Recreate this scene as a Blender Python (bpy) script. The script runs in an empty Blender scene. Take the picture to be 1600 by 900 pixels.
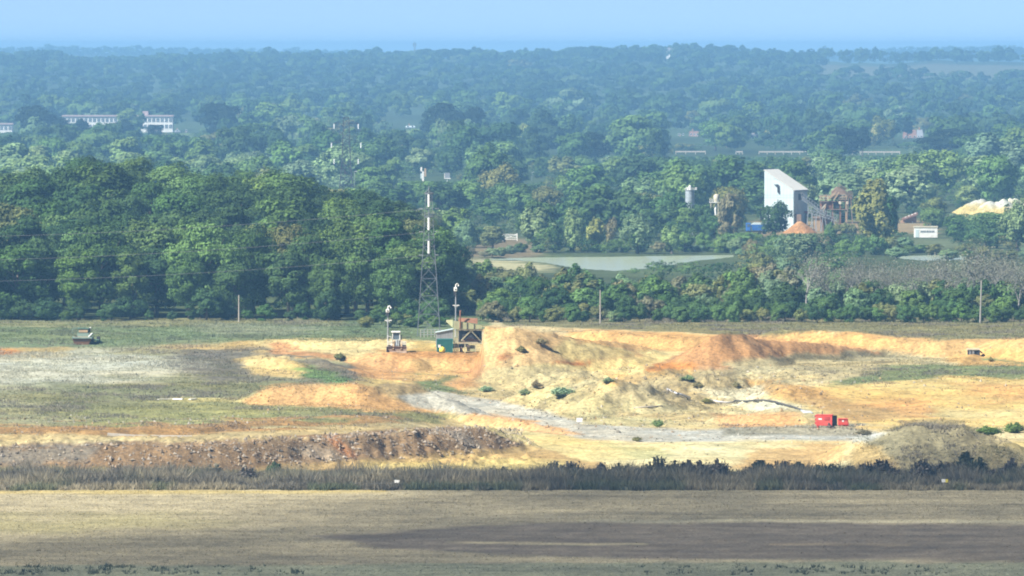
import bpy, math, random
import numpy as np
from mathutils import Vector

random.seed(7)
RNG = np.random.default_rng(11)
scene = bpy.context.scene
COL = scene.collection

# ------------------------------------------------------------------ camera
H = 47.6                      # lens height above the quarry floor (m)
FPX = 12000.0                 # focal length in photo pixels (1600 wide)
PITCH = math.atan(375.0 / FPX)
CP, SP = math.cos(PITCH), math.sin(PITCH)
cam_d = bpy.data.cameras.new("camera")
cam_d.sensor_width = 36.0
cam_d.lens = 36.0 * FPX / 1600.0
cam_d.clip_start = 1.0
cam_d.clip_end = 60000.0
cam = bpy.data.objects.new("camera", cam_d)
cam.location = (0, 0, H)
cam.rotation_euler = (math.pi / 2 - PITCH, 0, 0)
COL.objects.link(cam)
scene.camera = cam

# ------------------------------------------------------------------ sky, sun, exposure
SUN_EL = math.radians(43)
SUN_AZ = math.atan2(-0.84, -0.54)           # towards the sun, measured from +Y to +X
SUN = np.array([math.sin(SUN_AZ) * math.cos(SUN_EL), math.cos(SUN_AZ) * math.cos(SUN_EL), math.sin(SUN_EL)])
world = bpy.data.worlds.new("World")
scene.world = world
world.use_nodes = True
wn = world.node_tree.nodes
sky = wn.new("ShaderNodeTexSky")
sky.sky_type = 'NISHITA'
sky.sun_disc = False
sky.sun_elevation = SUN_EL
sky.sun_rotation = SUN_AZ
sky.altitude = 100
sky.air_density = 0.24
sky.dust_density = 0.02
sky.ozone_density = 3.0
bg = wn["Background"]
bg.inputs["Strength"].default_value = 0.050
world.node_tree.links.new(sky.outputs[0], bg.inputs[0])
sun_d = bpy.data.lights.new("sun", 'SUN')
sun_d.energy = 4.4
sun_d.angle = math.radians(0.55)
sun_d.color = (1.0, 0.94, 0.84)
sun = bpy.data.objects.new("sun", sun_d)
sun.rotation_euler = Vector(SUN).to_track_quat('Z', 'Y').to_euler()
sun.location = (-300, -100, 900)
COL.objects.link(sun)
scene.view_settings.view_transform = 'Standard'
scene.view_settings.look = 'None'
scene.view_settings.gamma = 1.0
scene.view_settings.use_curve_mapping = False
scene.view_settings.exposure = 1.45
HAZE_DENSITY = 1.4e-4
HAZE_COLOR = (0.28, 0.605, 1.0)
scene.cycles.max_bounces = 6
scene.cycles.diffuse_bounces = 3
scene.cycles.transmission_bounces = 4
scene.cycles.use_denoising = True
scene.render.filter_size = 1.9      # the photograph is a soft long-lens picture
scene.cycles.filter_width = 1.9

# ------------------------------------------------------------------ projection helpers (photo pixels <-> metres)
def proj(X, Y, Z):
    dz = Z - H
    dep = Y * CP - dz * SP
    return 800 + FPX * X / dep, 450 - FPX * (Y * SP + dz * CP) / dep

def at(u, v, Y):
    """Point seen at photo pixel (u, v) at distance Y."""
    d = np.array([u - 800.0, FPX * CP + (450 - v) * SP, -FPX * SP + (450 - v) * CP])
    p = d * (Y / d[1])
    return Vector((p[0], Y, p[2] + H))

def sm(a, b, x):
    t = np.clip((np.asarray(x, float) - a) / (b - a), 0, 1)
    return t * t * (3 - 2 * t)

def _hash(i, j, s):
    h = (i.astype(np.int64) * 374761393 + j.astype(np.int64) * 668265263 + s * 1442695041) & 0x7fffffff
    h = ((h ^ (h >> 13)) * 1274126177) & 0x7fffffff
    h = (h ^ (h >> 16)) & 0xffff
    return h / 65535.0

def vnoise(x, y, s=0):
    xi, yi = np.floor(x), np.floor(y)
    fx, fy = x - xi, y - yi
    fx, fy = fx * fx * (3 - 2 * fx), fy * fy * (3 - 2 * fy)
    a, b = _hash(xi, yi, s), _hash(xi + 1, yi, s)
    c, d = _hash(xi, yi + 1, s), _hash(xi + 1, yi + 1, s)
    return (a * (1 - fx) + b * fx) * (1 - fy) + (c * (1 - fx) + d * fx) * fy

def fbm(x, y, s=0, o=4):
    """Fractal noise, about -1..1."""
    r, a, t = 0, 1.0, 0
    for k in range(o):
        r = r + a * (vnoise(x * 2 ** k + 17.3 * k, y * 2 ** k - 9.1 * k, s + k) * 2 - 1)
        t += a
        a *= 0.55
    return r / t * 1.6

# ------------------------------------------------------------------ terrain height
def _crest(pts, run):
    out = []
    for u, cr, br, zb in pts:
        Yb = FPX * (H - zb) / (br - 75)
        h = (FPX * (H - zb) - (cr - 75) * Yb) / (FPX + (cr - 75) * run)
        Yc = Yb + h * run
        out.append(((u - 800) * Yc / FPX, Yc, zb + h))
    return np.array(out)

# crest: (photo column, crest row, row of the front foot, height of the ground it stands on)
MOUNDS = [
    # name, crest points, front run, back run, rounding
    ("spoil", [(-500, 706, 742, 0), (-100, 704, 742, 0), (60, 699, 742, 0), (170, 695, 742, 0), (300, 699, 740, 0), (400, 689, 734, 0), (560, 680, 724, 0), (690, 671, 714, 0), (770, 670, 706, 0), (800, 680, 703, 0), (830, 697, 704, 0)], 1.7, 3.0, 0.5),
    ("orange_berm", [(722, 651, 656, 0.3), (765, 646, 663, 0.2), (820, 658, 670, 0), (860, 667, 675, 0), (905, 676, 680, 0)], 1.6, 1.6, 0.25),
    ("bank_left", [(380, 623, 628, 2.0), (425, 607, 634, 1.9), (500, 600, 636, 1.7), (560, 601, 640, 1.5), (640, 606, 640, 1.2), (690, 622, 645, 0.8), (730, 641, 650, 0.6)], 2.0, 4.0, 0.6),
    ("cream_mound", [(372, 566, 575, 2.6), (400, 557, 580, 2.6), (440, 561, 585, 2.5), (480, 577, 590, 2.4), (560, 590, 596, 2.2)], 2.2, 4.0, 0.5),
    ("weed_ridge", [(330, 547, 552, 3.0), (420, 549, 566, 2.9), (500, 563, 580, 2.7), (560, 584, 592, 2.3)], 2.4, 4.0, 0.5),
    ("red_heap", [(418, 549, 552, 3.4), (440, 541, 553, 3.4), (462, 548, 554, 3.4)], 1.8, 2.0, 0.3),
    ("loader_bank_lip", [(545, 562, 578, 2.2), (575, 556, 592, 1.2), (600, 553, 600, 0.4), (680, 553, 603, 0.2), (760, 556, 604, 0.2), (790, 575, 604, 0.3), (815, 592, 604, 0.5)], 1.9, 60.0, 0.6),
    ("small_heap_a", [(560, 558, 565, 3.4), (600, 549, 560, 3.9), (640, 553, 560, 3.9)], 1.8, 2.2, 0.3),
    ("tip_mound", [(757, 513, 578, 3.0), (800, 513, 580, 3.0), (850, 520, 575, 3.0), (900, 528, 570, 3.0), (960, 533, 563, 3.0), (983, 541, 560, 3.0), (1000, 553, 558, 3.0)], 1.75, 6.0, 0.5),
    ("dark_heap", [(1085, 545, 574, 3.0), (1115, 527, 575, 3.0), (1140, 517, 574, 3.0), (1160, 519, 571, 3.0), (1190, 529, 566, 3.0), (1290, 537, 561, 3.0), (1375, 550, 556, 3.0)], 1.55, 1.6, 0.35),
    ("back_bank", [(880, 518, 535, 3.4), (930, 517, 541, 3.3), (1000, 524, 545, 3.2), (1080, 526, 548, 3.1), (1180, 530, 550, 3.1), (1200, 520, 550, 3.1), (1225, 516, 550, 3.1), (1285, 518, 551, 3.1), (1340, 524, 552, 3.1), (1385, 530, 554, 3.1), (1420, 527, 555, 3.1), (1480, 533, 556, 3.1), (1535, 535, 556, 3.1), (1570, 530, 562, 3.0), (1610, 526, 566, 3.0), (2000, 524, 566, 3.0)], 1.6, 3.0, 0.4),
    ("sand_hummock", [(1500, 562, 570, 2.9), (1522, 552, 566, 2.9), (1545, 558, 566, 2.9)], 1.8, 2.2, 0.3),
    ("weed_mound", [(1355, 690, 735, 0), (1400, 672, 740, 0), (1440, 663, 742, 0), (1490, 664, 742, 0), (1530, 677, 742, 0), (1570, 700, 740, 0)], 2.1, 2.6, 2.2),
    ("rubble_row", [(1130, 672, 678, 0), (1200, 669, 677, 0), (1260, 668, 678, 0), (1340, 668, 678, 0), (1420, 668, 676, 0)], 1.6, 1.6, 0.2),
    ("slope_ridge", [(1000, 590, 612, 0.6), (1060, 588, 618, 0.4), (1120, 584, 618, 0.4), (1170, 586, 606, 1.0)], 2.6, 3.5, 1.0),
    ("mid_hump", [(860, 610, 630, 0), (900, 596, 640, 0), (960, 600, 648, 0), (1010, 612, 640, 0)], 3.2, 4.0, 1.0),
    ("sand_rut_hump", [(1120, 655, 664, 0), (1180, 649, 666, 0), (1250, 652, 666, 0)], 2.0, 2.5, 0.5),
    ("cream_step", [(300, 533, 541, 3.2), (420, 531, 546, 3.4), (520, 531, 548, 3.5), (640, 533, 548, 3.6), (690, 536, 548, 3.8)], 1.8, 30.0, 0.3),
    ("furrow", [(-300, 678, 686, 1.8), (0, 676, 686, 1.8), (150, 675, 685, 1.8), (300, 669, 680, 1.8), (420, 661, 671, 1.7), (560, 655, 665, 1.4), (640, 656, 662, 1.0)], 1.7, 3.0, 0.3),
]
MOUND_GEO = [(_crest(p, run), run, back, rd, 756.5 if _n == 'tip_mound' else None) for _n, p, run, back, rd in MOUNDS]

RIDGE_U = np.array([-1500, -200, 0, 60, 130, 200, 260, 330, 420, 500, 525, 570, 640, 720, 800, 880, 950, 1060, 1130, 1200, 1250, 1300, 1440, 1500, 1800, 3200], float)
RIDGE_Z = np.array([32, 32, 33, 33.5, 28, 27.5, 31.5, 32, 33, 32, 30, 34.5, 34, 36, 36, 35.5, 38, 39.5, 37.5, 37, 33, 34, 34, 33, 33, 34], float)
RIDGE2_U = np.array([-1500, 0, 150, 300, 500, 700, 1200, 1400, 1480, 1800, 3200], float)
RIDGE2_Z = np.array([39, 39.5, 39.5, 38, 34, 26, 28, 38, 40.5, 40, 40], float)
PROF_Y = np.array([0, 2600, 4300, 5000, 6000, 7000, 7600, 8300, 9200, 10800, 11800, 14000], float)
PROF_Z = np.array([0, 0, 0, 0.16, 0.48, 0.88, 1.0, 0.75, 0.5, 0.8, 1.0, 0.8])
LAKES = [  # (columns and near/far rows) of the two ponds
    [(735, 407), (760, 404), (830, 402), (950, 401), (1070, 399), (1150, 398), (1150, 402), (1090, 408), (1010, 421), (960, 424), (900, 420), (850, 411), (800, 407)],
    [(1400, 400), (1470, 398), (1525, 399), (1525, 406), (1450, 408), (1405, 405)],
]
def row_to_Y(v, z=0.0):
    return FPX * (H - z) / (v - 75.0)
LAKE_XY = [[((u - 800) * row_to_Y(v, -0.2) / FPX, row_to_Y(v, -0.2)) for u, v in L] for L in LAKES]

def inside(poly, X, Y):
    r = np.zeros(X.shape, bool)
    n = len(poly)
    for i in range(n):
        (x0, y0), (x1, y1) = poly[i], poly[(i + 1) % n]
        c = ((y0 > Y) != (y1 > Y))
        xs = (x1 - x0) * (Y - y0) / ((y1 - y0) if y1 != y0 else 1e-9) + x0
        r ^= c & (X < xs)
    return r

def edge_dist(poly, X, Y):
    d = np.full(X.shape, 1e9)
    n = len(poly)
    for i in range(n):
        (x0, y0), (x1, y1) = poly[i], poly[(i + 1) % n]
        dx, dy = x1 - x0, y1 - y0
        t = np.clip(((X - x0) * dx + (Y - y0) * dy) / (dx * dx + dy * dy + 1e-9), 0, 1)
        d = np.minimum(d, np.hypot(X - x0 - t * dx, Y - y0 - t * dy))
    return d

def T(X, Y):
    """Ground height at X, Y."""
    X, Y = np.broadcast_arrays(np.asarray(X, float), np.asarray(Y, float))
    u = 800 + FPX * X / np.maximum(Y, 50)
    # quarry shelf on the left, pit floor on the right, yard behind
    wl = 1 - sm(560, 740, u + 0 * Y)
    zl = 2.0 * sm(880, 896, Y) + 1.4 * sm(960, 1100, Y) + 0.6 * sm(1100, 1150, Y)
    wm = sm(1150, 1230, u)
    zr_mid = 0.9 * sm(1015, 1040, Y) + 2.1 * sm(1046, 1066, Y)
    zr_far = 3.0 * sm(968, 1040, Y)
    zr = zr_mid * (1 - wm) + zr_far * wm + 1.0 * sm(1115, 1180, Y)
    wbank = sm(540, 590, u) * (1 - sm(790, 850, u))
    zb = 4.1 * sm(1086, 1094, Y)
    z = zl * wl + zr * (1 - wl)
    z = z * (1 - wbank) + wbank * np.where(Y > 1080, np.maximum(zb, np.where(Y < 1085, z * .4, 0)), z * np.where(Y > 1010, 0.75, 1))
    q = sm(845, 870, Y) * (1 - sm(1180, 1230, Y))
    for C, run, back, rd, ucut in MOUND_GEO:
        y0, y1 = C[:, 1].min() - 14, C[:, 1].max() + max(6 * back, 20)
        sel = (Y > y0) & (Y < y1)
        if not sel.any():
            continue
        xs, ys = X[sel], Y[sel]
        best = np.full(xs.shape, -1e9)
        for k in range(len(C) - 1):
            a, b = C[k], C[k + 1]
            dx, dy = b[0] - a[0], b[1] - a[1]
            t = np.clip(((xs - a[0]) * dx + (ys - a[1]) * dy) / (dx * dx + dy * dy), 0, 1)
            px, py = xs - a[0] - t * dx, ys - a[1] - t * dy
            d = np.hypot(px, py)
            w = np.where(py < 0, run, run + (back - run) * np.clip(py / (d + 1e-6), 0, 1))
            best = np.maximum(best, a[2] + t * (b[2] - a[2]) - (np.sqrt(d * d + rd * rd) - rd) / w)
        up = np.clip(best - z[sel], 0, 1)
        best = best + up * (0.16 * fbm(xs * 0.9, ys * 0.14, 61, 3) + 0.10 * fbm(xs * 0.35, ys * 0.3, 66, 3))   # rills and slumps down the faces
        if ucut is not None:
            best = np.where(u[sel] < ucut, np.where(ys > 1088.5, -9, best - np.clip((ucut - u[sel]) * 0.22 + 1.6 * sm(0, 4, ucut - u[sel]), 0, 9)), best)
        z[sel] = np.maximum(z[sel], best)
    # lumps
    rub = sm(-900, -300, u) * (1 - sm(820, 850, u)) * sm(868, 874, Y) * (1 - sm(893, 902, Y))
    veg = sm(770, 860, u) * (1 - sm(1200, 1330, u)) * sm(985, 1005, Y) * (1 - sm(1060, 1075, Y))
    n1 = fbm(X * 0.10, Y * 0.10, 3, 3)
    n2 = fbm(X * 0.45, Y * 0.45, 8, 3)
    n3 = fbm(X * 1.3, Y * 1.3, 15, 2)
    z = z + q * (n1 * 0.22 + n2 * 0.12 + n3 * 0.04) + rub * (n2 * 0.35 + n3 * 0.22) + veg * (n2 * 0.35 + n1 * 0.45 + n3 * 0.1)
    # the wood stands on a low hill; the land then falls to the ponds
    back = 1 - sm(1240, 1420, Y)
    hill = (1 - sm(640, 780, u)) * (4.0 + 5.5 * sm(1260, 1500, Y) + 5.0 * sm(1350, 1500, Y) * np.exp(-((u - 210) / 190.0) ** 2)) * (1 - sm(1540, 1760, Y))
    z = np.where(Y > 1240, np.maximum(z * back, hill), z)
    for L in LAKE_XY:
        m = inside(L, X, Y)
        d = edge_dist(L, X, Y) if m.any() else 0
        z = np.where(m, -0.2 - np.clip(d, 0, 3) * 0.3, z)
    # far country
    kf = sm(8600, 9600, Y)
    far = np.interp(Y, PROF_Y, PROF_Z) * (np.interp(u, RIDGE_U, RIDGE_Z) * (1 - kf) + np.interp(u, RIDGE2_U, RIDGE2_Z) * kf)
    far = far + sm(2600, 5000, Y) * fbm(X * 0.0022, Y * 0.0016, 31, 3) * 2.2 * (1 - 0.7 * sm(6400, 7400, Y))
    far = far + sm(6900, 7400, Y) * (1 - sm(7900, 8300, Y)) * (2.6 * fbm(u / 70.0, u * 0 + 3.3, 19, 3) + .8)
    return z + np.where(Y > 2600, far, 0)

def ground_at(u, v, y0=600.0, y1=9000.0):
    """First ground point seen at photo pixel (u, v)."""
    ys = np.concatenate([np.arange(y0, 1300, 0.5), np.arange(1300, y1, 4.0)])
    ys = ys[(ys >= y0) & (ys <= y1)]
    d = np.array([u - 800.0, FPX * CP + (450 - v) * SP, -FPX * SP + (450 - v) * CP])
    xs, zs = d[0] * ys / d[1], d[2] * ys / d[1] + H
    hit = np.nonzero(zs <= T(xs, ys))[0]
    k = hit[0] if len(hit) else len(ys) - 1
    return Vector((xs[k], ys[k], float(T(xs[k:k + 1], ys[k:k + 1])[0])))

def foot(u, Y):
    X = (u - 800) * Y / FPX
    return Vector((X, Y, float(T(np.array([X]), np.array([Y]))[0])))

# ------------------------------------------------------------------ materials
def lin(*c):
    return tuple(((x / 255) / 12.92 if x <= 10 else ((x / 255 + 0.055) / 1.055) ** 2.4) for x in c)

def lit(r, g, b, k=(0.50, 0.545, 0.56)):
    """Albedo of a surface that the sunlit photograph shows as r, g, b."""
    c = lin(r, g, b)
    return (c[0] * k[0], c[1] * k[1], c[2] * k[2])

def mat(name, rgb, rough=0.75, metal=0.0, var=0.25, scale=1.2, dirt=None):
    m = bpy.data.materials.new(name)
    m.use_nodes = True
    nt = m.node_tree
    b = nt.nodes["Principled BSDF"]
    b.inputs["Roughness"].default_value = rough
    b.inputs["Metallic"].default_value = metal
    tc = nt.nodes.new("ShaderNodeTexCoord")
    no = nt.nodes.new("ShaderNodeTexNoise")
    no.inputs["Scale"].default_value = scale
    no.inputs["Detail"].default_value = 6
    nt.links.new(tc.outputs["Object"], no.inputs["Vector"])
    mx = nt.nodes.new("ShaderNodeMix")
    mx.data_type = 'RGBA'
    d = dirt if dirt else tuple(c * (1 - var) for c in rgb)
    mx.inputs[6].default_value = (*rgb, 1)
    mx.inputs[7].default_value = (*d, 1)
    mr = nt.nodes.new("ShaderNodeMapRange")
    mr.inputs[1].default_value = 0.42
    mr.inputs[2].default_value = 0.72
    nt.links.new(no.outputs["Fac"], mr.inputs[0])
    nt.links.new(mr.outputs[0], mx.inputs[0])
    nt.links.new(mx.outputs[2], b.inputs["Base Color"])
    return m

def mat_ground(name, scales=(2.2, 0.35), bump=0.35, contrast=((0.50, 1.50), (0.74, 1.24))):
    """Soil: colour from the mesh's own colour map, broken up by grain at two sizes."""
    m = bpy.data.materials.new(name)
    m.use_nodes = True
    nt = m.node_tree
    b = nt.nodes["Principled BSDF"]
    b.inputs["Roughness"].default_value = 0.95
    b.inputs["Specular IOR Level"].default_value = 0.1
    at_ = nt.nodes.new("ShaderNodeAttribute")
    at_.attribute_name = "Col"
    geo = nt.nodes.new("ShaderNodeNewGeometry")
    last = at_.outputs["Color"]
    for sc, (lo, hi) in zip(scales, contrast):
        no = nt.nodes.new("ShaderNodeTexNoise")
        no.inputs["Scale"].default_value = sc
        no.inputs["Detail"].default_value = 5
        no.inputs["Roughness"].default_value = 0.7
        nt.links.new(geo.outputs["Position"], no.inputs["Vector"])
        mr = nt.nodes.new("ShaderNodeMapRange")
        mr.inputs[1].default_value = 0.3
        mr.inputs[2].default_value = 0.7
        mr.inputs[3].default_value = lo
        mr.inputs[4].default_value = hi
        nt.links.new(no.outputs["Fac"], mr.inputs[0])
        mu = nt.nodes.new("ShaderNodeVectorMath")
        mu.operation = 'SCALE'
        nt.links.new(last, mu.inputs[0])
        nt.links.new(mr.outputs[0], mu.inputs["Scale"])
        last = mu.outputs[0]
        if sc == scales[0]:
            bp = nt.nodes.new("ShaderNodeBump")
            bp.inputs["Strength"].default_value = bump
            bp.inputs["Distance"].default_value = 0.4
            nt.links.new(no.outputs["Fac"], bp.inputs["Height"])
            nt.links.new(bp.outputs[0], b.inputs["Normal"])
    nt.links.new(last, b.inputs["Base Color"])
    return m

def mat_leaf(name, per_object=True, transl=0.30):
    m = bpy.data.materials.new(name)
    m.use_nodes = True
    nt = m.node_tree
    nt.nodes.remove(nt.nodes["Principled BSDF"])
    out = nt.nodes["Material Output"]
    if per_object:
        oi = nt.nodes.new("ShaderNodeObjectInfo")
        ti = nt.nodes.new("ShaderNodeAttribute")
        ti.attribute_name = "tint"
        mu = nt.nodes.new("ShaderNodeVectorMath")
        mu.operation = 'SCALE'
        nt.links.new(oi.outputs["Color"], mu.inputs[0])
        nt.links.new(ti.outputs["Fac"], mu.inputs["Scale"])
        col = mu.outputs[0]
    else:
        a = nt.nodes.new("ShaderNodeAttribute")
        a.attribute_name = "Col"
        col = a.outputs["Color"]
    d = nt.nodes.new("ShaderNodeBsdfDiffuse")
    t = nt.nodes.new("ShaderNodeBsdfTranslucent")
    mx = nt.nodes.new("ShaderNodeMixShader")
    mx.inputs[0].default_value = transl
    nt.links.new(col, d.inputs["Color"])
    nt.links.new(col, t.inputs["Color"])
    nt.links.new(d.outputs[0], mx.inputs[1])
    nt.links.new(t.outputs[0], mx.inputs[2])
    nt.links.new(mx.outputs[0], out.inputs["Surface"])
    return m

M = {}
M['leaf'] = mat_leaf("leaves")
M['mass'] = mat_leaf("mixed_leaves", per_object=False)
M['weed'] = mat_leaf("weeds", per_object=False, transl=0.4)
M['bark'] = mat("bark", (0.11, 0.09, 0.07), 0.9)
M['pale_bark'] = mat("pale_bark", (0.27, 0.26, 0.24), 0.9)
M['soil'] = mat_ground("sandy_soil")
M['stubble_soil'] = mat_ground("stubble_soil", scales=(3.2, 0.22), bump=0.5, contrast=((0.40, 1.60), (0.80, 1.20)))
M['turf'] = mat_ground("rough_grass", scales=(0.8, 0.09))
M['stone'] = mat_leaf("rubble_stone", per_object=False, transl=0.0)
M['white'] = mat("white_paint", (0.78, 0.79, 0.76), 0.5, var=0.12, dirt=(0.6, 0.6, 0.56))
M['white_sheet'] = mat("white_sheet_metal", (0.50, 0.61, 0.63), 0.5, var=0.1, scale=0.4)
M['roof_sheet'] = mat("pale_roof_sheet", (0.76, 0.76, 0.70), 0.6, var=0.1, scale=0.5)
M['grey'] = mat("grey_steel", (0.30, 0.32, 0.33), 0.5, 0.2)
M['galv'] = mat("galvanised_steel", (0.34, 0.37, 0.39), 0.5, 0.3)
M['lattice'] = mat("dull_lattice_steel", (0.16, 0.18, 0.20), 0.65, 0.2)
M['porcelain'] = mat("pale_insulator_glass", (0.85, 0.88, 0.88), 0.25, var=0.05)
M['wire'] = mat("aluminium_wire", (0.28, 0.28, 0.29), 0.6, 0.3)
M['dark'] = mat("dark_steel", (0.035, 0.035, 0.04), 0.7)
M['black'] = mat("black_rubber", (0.018, 0.018, 0.02), 0.9)
M['glass'] = mat("dark_window_glass", (0.09, 0.12, 0.15), 0.15, var=0.2)
M['silo'] = mat('weathered_silo_steel', (0.30, 0.35, 0.38), 0.6)
M['red'] = mat("red_paint", (0.62, 0.06, 0.045), 0.5, var=0.2, dirt=(0.55, 0.14, 0.10))
M['dark_red'] = mat("darker_red_paint", (0.42, 0.045, 0.04), 0.5)
M['teal'] = mat("teal_green_paint", (0.025, 0.16, 0.14), 0.5, var=0.25)
M['green'] = mat("dull_green_paint", (0.07, 0.15, 0.10), 0.6)
M['pale_green'] = mat("pale_green_metal", (0.20, 0.29, 0.24), 0.6)
M['yellow'] = mat("yellow_paint", (0.72, 0.60, 0.07), 0.5, var=0.15)
M['cream'] = mat("cream_paint", (0.54, 0.52, 0.40), 0.6, dirt=(0.40, 0.34, 0.23))
M['khaki'] = mat("khaki_sheet", (0.33, 0.35, 0.19), 0.65, dirt=(0.26, 0.25, 0.14))
M['khaki_steel'] = mat('khaki_steelwork', (0.40, 0.38, 0.24), 0.7, dirt=(0.28, 0.24, 0.14))
M['sheet'] = mat('grey_blue_sheet', (0.38, 0.42, 0.45), 0.6)
M['rust'] = mat("rusty_steel", (0.26, 0.12, 0.06), 0.85, dirt=(0.16, 0.08, 0.05))
M['brown_steel'] = mat("brown_machinery", (0.20, 0.13, 0.09), 0.8, dirt=(0.30, 0.22, 0.15))
M['tan_steel'] = mat("sand_covered_steel", (0.40, 0.29, 0.17), 0.85)
M['roof_tile'] = mat("brown_roof_tile", (0.20, 0.11, 0.08), 0.85, var=0.3, scale=0.6)
M['slate'] = mat("grey_slate", (0.22, 0.24, 0.27), 0.7)
M['pink_fascia'] = mat("faded_pink_fascia", (0.42, 0.33, 0.32), 0.7)
M['blue'] = mat("blue_paint", (0.03, 0.13, 0.42), 0.5)
M['brick'] = mat("brown_brickwork", (0.34, 0.20, 0.12), 0.85)
M['wood'] = mat("weathered_wood", (0.36, 0.33, 0.28), 0.85)
M['concrete'] = mat("pale_concrete", (0.46, 0.43, 0.37), 0.9)
M['hose'] = mat("dark_hose_rubber", (0.07, 0.07, 0.065), 0.8)
M['pipe'] = mat("pale_grey_pipe", (0.62, 0.62, 0.64), 0.5)

# ------------------------------------------------------------------ mesh building
def np_mesh(name, V, F, m=None, face_attr=None, vert_col=None, smooth=False, face_mat=None, mats=None):
    """Mesh from arrays: V (n,3), F (k,3) or (k,4); optional colours."""
    V = np.asarray(V, np.float32)
    F = np.asarray(F, np.int32)
    me = bpy.data.meshes.new(name)
    k, w = F.shape
    me.vertices.add(len(V))
    me.vertices.foreach_set("co", V.ravel())
    me.loops.add(k * w)
    me.loops.foreach_set("vertex_index", F.ravel())
    me.polygons.add(k)
    me.polygons.foreach_set("loop_start", np.arange(0, k * w, w, dtype=np.int32))
    me.polygons.foreach_set("use_smooth", np.full(k, smooth, bool))
    if face_mat is not None:
        me.polygons.foreach_set("material_index", np.asarray(face_mat, np.int32))
    me.update(calc_edges=True)
    if face_attr is not None:
        a = me.attributes.new("tint", 'FLOAT', 'FACE')
        a.data.foreach_set("value", np.asarray(face_attr, np.float32))
    if vert_col is not None:
        c = np.ones((len(V), 4), np.float32)
        c[:, :3] = vert_col
        a = me.attributes.new("Col", 'FLOAT_COLOR', 'POINT')
        a.data.foreach_set("color", c.ravel())
    for mm in (mats if mats else [m]):
        me.materials.append(mm)
    return me

def link(name, me, parent=None, loc=None):
    o = bpy.data.objects.new(name, me)
    COL.objects.link(o)
    if parent is not None:
        o.parent = parent
    if loc is not None:
        o.location = loc
    return o

def tag(o, label=None, cat=None, group=None, kind=None):
    if label: o["label"] = label
    if cat: o["category"] = cat
    if group: o["group"] = group
    if kind: o["kind"] = kind
    return o

def thing(name, label, cat, loc=(0, 0, 0), rotz=0.0, group=None):
    o = bpy.data.objects.new(name, None)
    o.empty_display_size = 0.5
    COL.objects.link(o)
    o.location = loc
    o.rotation_euler = (0, 0, rotz)
    return tag(o, label, cat, group)

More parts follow.
